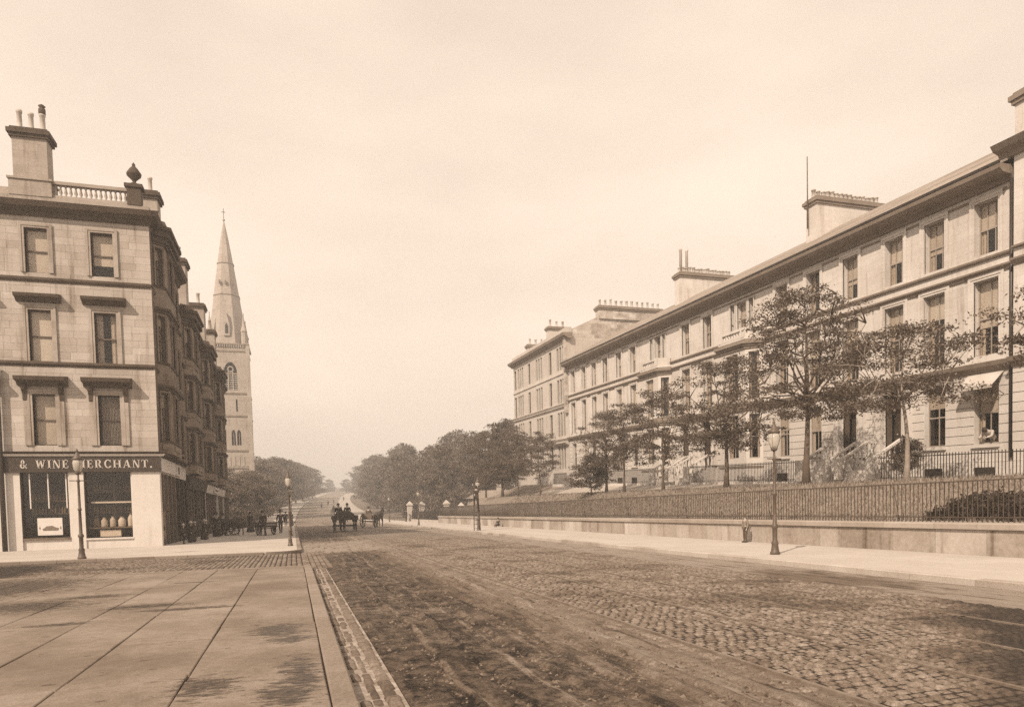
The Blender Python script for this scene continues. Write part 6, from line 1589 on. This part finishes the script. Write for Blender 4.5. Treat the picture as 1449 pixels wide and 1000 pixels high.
def traffic():
    wagon('flat dark four-wheeled cart with two people riding, driving up the street', (4.2, 62.6, .03), .0)
    person('dark-clad person sitting upright on the right of the flat cart', (4.5, 63.3, 1.05), 0., 'sit', 1.02)
    person('dark-clad person sitting lower on the left of the flat cart', (3.75, 63.2, 1.05), .1, 'sit', 1.02)
    horse('dark horse between the shafts of the flat cart', (4.2, 65.9, .03), 0.)
    gig('small light two-wheeled cart beside the flat cart', (7.5, 75, .03), -.5)
    person('driver in a hat seated on the small two-wheeled cart', (7.45, 74.8, .84), -.5, 'sit', 1., 'cloth_mid')
    horse('horse drawing the small two-wheeled cart', (7.5+math.sin(.5)*2.6, 75+math.cos(.5)*2.6, .03), -.5)
    gig('lone two-wheeled cart climbing the hill ahead of the others', (9.2, 172, hill(172)+.03), .0)
    person('driver seated on the lone cart climbing the hill', (9.2, 171.9, hill(172)+.85), 0., 'sit', 1.05)
    horse('horse drawing the lone cart up the hill', (9.2, 174.6, hill(174.6)+.02), 0.)
    # the lamplighter
    L = thing('ladder', 'long wooden ladder leaning on the tended lamp post', 'ladder', (12.7, 49.4, .12))
    b0, b1 = Vector((12.56, 49.35, .12)), Vector((12.72, 50.16, 3.05)); sd = Vector((.2, 0, 0))
    for s in (-1, 1): MB().tube([b0 + sd*s*1.15, b1 + sd*s*.8], .03, 6).build('stile', 'wood_dark', L)
    for i in range(10):
        t = (i+.6)/10.2; p = b0.lerp(b1, t); w = 1.15 - .35*t; MB().tube([p - sd*w, p + sd*w], .018, 6).build('rung', 'wood_dark', L)
    person('dark-clad lamplighter standing high on the ladder at the lantern', (12.62, 49.66, 1.62), -.15, 'climb', 1.0, hat=None)
    # by the wine shop
    # in front of the shaded shops
    r = random.Random(77); kid = 'children and shoppers before the shaded shops'
    for i, (x, y, s) in enumerate([(-5.9, 43.2, .62), (-5.7, 45.0, .68), (-5.8, 47.6, .66), (-5.5, 49.4, .72), (-5.6, 51.6, .7), (-5.3, 55.4, .98), (-5.7, 57.8, 1.), (-5.4, 61, .95)]):
        sk = i % 2 == 1
        ls = ['small child in pale cap beside the wine shop pilasters', 'small girl in dark skirt and pale hat by the slim pilasters', 'child in pale cap under the fascia badge', 'girl in skirt and pale hat at the corner building end',
              'child in pale cap at the dark-fascia shop', 'woman in dark skirt before the dark-fascia shop', 'man in dark coat at the dark-fascia shop window', 'woman in dark skirt where the pale-fascia shop starts']
        person(ls[i], (x, y, .12), r.uniform(0, 6), 'stand', s, 'cloth' if i != 2 else 'cloth_mid', 'cloth', 'cloth_pale' if s < .8 else 'cloth', sk, kid)
    barrow('open handcart with a pale bundle near the left kerb lamps', (-2.0, 56, .12), .4, .95, 'cloth_pale')
    barrow('dark covered handcart outside the pale-fascia shop', (-4.6, 58.2, .12), 1.2, .95, 'cloth')
    person('man in dark coat holding the open handcart', (-2.1, 54.2, .12), .3, 'walk'); person('man in dark coat walking between the two left kerb lamps', (-1.0, 60, .12), 3.0, 'walk', 1.03)
    person('woman in long dark skirt crossing toward the hedge', (-3.6, 66, .12), .5, 'walk', 1., skirt=True); person('man standing at the hedge end past the tenements', (-4.7, 86, .12), 1., 'stand', 1.02)
    person('walker on the left kerb by the far churchyard lamp', (-.9, 92, .12), 0, 'walk', 1.03); person('second walker beside the far churchyard lamp', (-.3, 98, .12), 0, 'walk', 1.0, skirt=True)
    person('person in dark coat by the gate piers', (16.2, 106.5, .12), 1., 'stand')
    person('child in brown coat standing against the retaining wall past the lamp', (16.55, 23.4, .12), 1.6, 'stand', .6, 'cloth_grey', 'cloth_mid', 'cloth_mid')
    person('small child sitting on the pavement at the wall foot', (16.5, 57.6, -.02), 2., 'sit', .68)
    for i, (x, y) in enumerate(((8, 215), (14, 262), (11, 240), (20, 300))):
        person(['walker', 'stooped walker', 'tall walker', 'last walker'][i] + ' far up the hill road', (x, y, hill(y)+.1), 0, 'walk', (1.0, .95, 1.1, 1.05)[i])
    person('person in a pale blouse leaning out of the terrace window', TF.P(24.05, -.42, .62), math.pi/2, 'lean', 1.0, 'cloth_pale', 'cloth', None)
traffic()

def roadside():
    def pier(x, y, l, h=2.7, z=0.):
        p = thing('gate_pier', l, 'pier', (x, y, z), 0, 'pale gate piers'); F = Fr((x, y, z), (1, 0, 0), (0, 1, 0))
        MB(F).box(-.42, .42, -.42, .42, 0, .35).build('base', 'far_stone', p); MB(F).box(-.35, .35, -.35, .35, .35, h-.5).build('shaft', 'far_stone', p)
        MB(F).box(-.46, .46, -.46, .46, h-.5, h-.32).build('cap_slab', 'far_stone', p)
        MB(F).lathe([(.6, 0), (.0, .5)], (x, y, z+h-.32), 4, False, math.pi/4).build('cap', 'far_stone', p)
    pier(16.9, 107.5, 'pale gate pier nearest the right pavement', 3.0); pier(19.0, 109, 'pale gate pier on the inner side of the gateway', 3.0)
    pier(21.2, 101, 'pale square pier standing free among the tree trunks', 3.0); pier(23.6, 102, 'pale pier closest to the lodge', 2.6)
    f = thing('iron_fence', 'low iron fence continuing past the wall end to the gate', 'fence', (17, 96, .1)); F = Fr((17.1, 0, 0), (0, 1, 0), (-1, 0, 0))
    MB(F).box(86.1, 107, -.15, .15, .05, .45).build('base_wall', 'wallstone', f); MB(F).box(86.1, 107, -.02, .02, 1.45, 1.49).build('rail', 'iron', f)
    m = MB(F); y = 86.2
    while y < 107: m.box(y-.014, y+.014, -.014, .014, .45, 1.6); y += .2
    tag(m.build('bar_run', 'iron', f), kind='stuff')
    for i in range(5): MB(F).box(86.3+i*5-.05, 86.3+i*5+.05, -.05, .05, .4, 1.75).build('post', 'iron', f)
    lo = thing('lodge', 'low pale lodge with a flat-pitched roof behind the trees', 'lodge', (30, 108, 0)); m = MB(Fr((0, 104, 0), (1, 0, 0), (0, -1, 0)))
    ops = [(28.2, 29.2, 1.2, 2.6), (31, 32, 1.2, 2.6), (33.6, 34.5, .1, 2.3)]
    wall(m, 26, 36, -.2, 3.3, -.35, 0, ops); m.build('wall', 'far_stone', lo); MB().box(26, 36, 104.36, 110, -.2, 3.28).build('house_body', 'far_stone', lo)
    for a, b, c, d in ops: MB().box(a, b, 104.3, 104.34, c, d).build('pane', 'room', lo)
    MB().add([(25.6, 103.6, 3.3), (36.4, 103.6, 3.3), (36.4, 110.4, 3.3), (25.6, 110.4, 3.3), (28, 107, 4.6), (34, 107, 4.6)], [(0, 1, 5, 4), (1, 2, 5), (2, 3, 4, 5), (3, 0, 4), (0, 3, 2, 1)]).build('roof', 'slate', lo)
    MB().box(30.6, 31.4, 106.6, 107.4, 4.2, 5.6).build('chimney', 'far_stone', lo)
roadside()

# ------------------------------------------------------------------ haze
def haze():
    m = MB().box(-446, 446, -96, 886, -1.3, 66).build('haze', 'earth')
    mt = bpy.data.materials.new('smoky_haze'); mt.use_nodes = True; nt = mt.node_tree; nt.nodes.clear()
    v = nt.nodes.new('ShaderNodeVolumePrincipled'); v.inputs['Color'].default_value = (.98, .97, .95, 1); v.inputs['Density'].default_value = .0017; v.inputs['Anisotropy'].default_value = .0
    o = nt.nodes.new('ShaderNodeOutputMaterial'); nt.links.new(v.outputs[0], o.inputs['Volume'])
    m.data.materials.clear(); m.data.materials.append(mt)
    tag(m, 'pale smoky haze lying over the whole street', None, None, 'stuff')
haze()
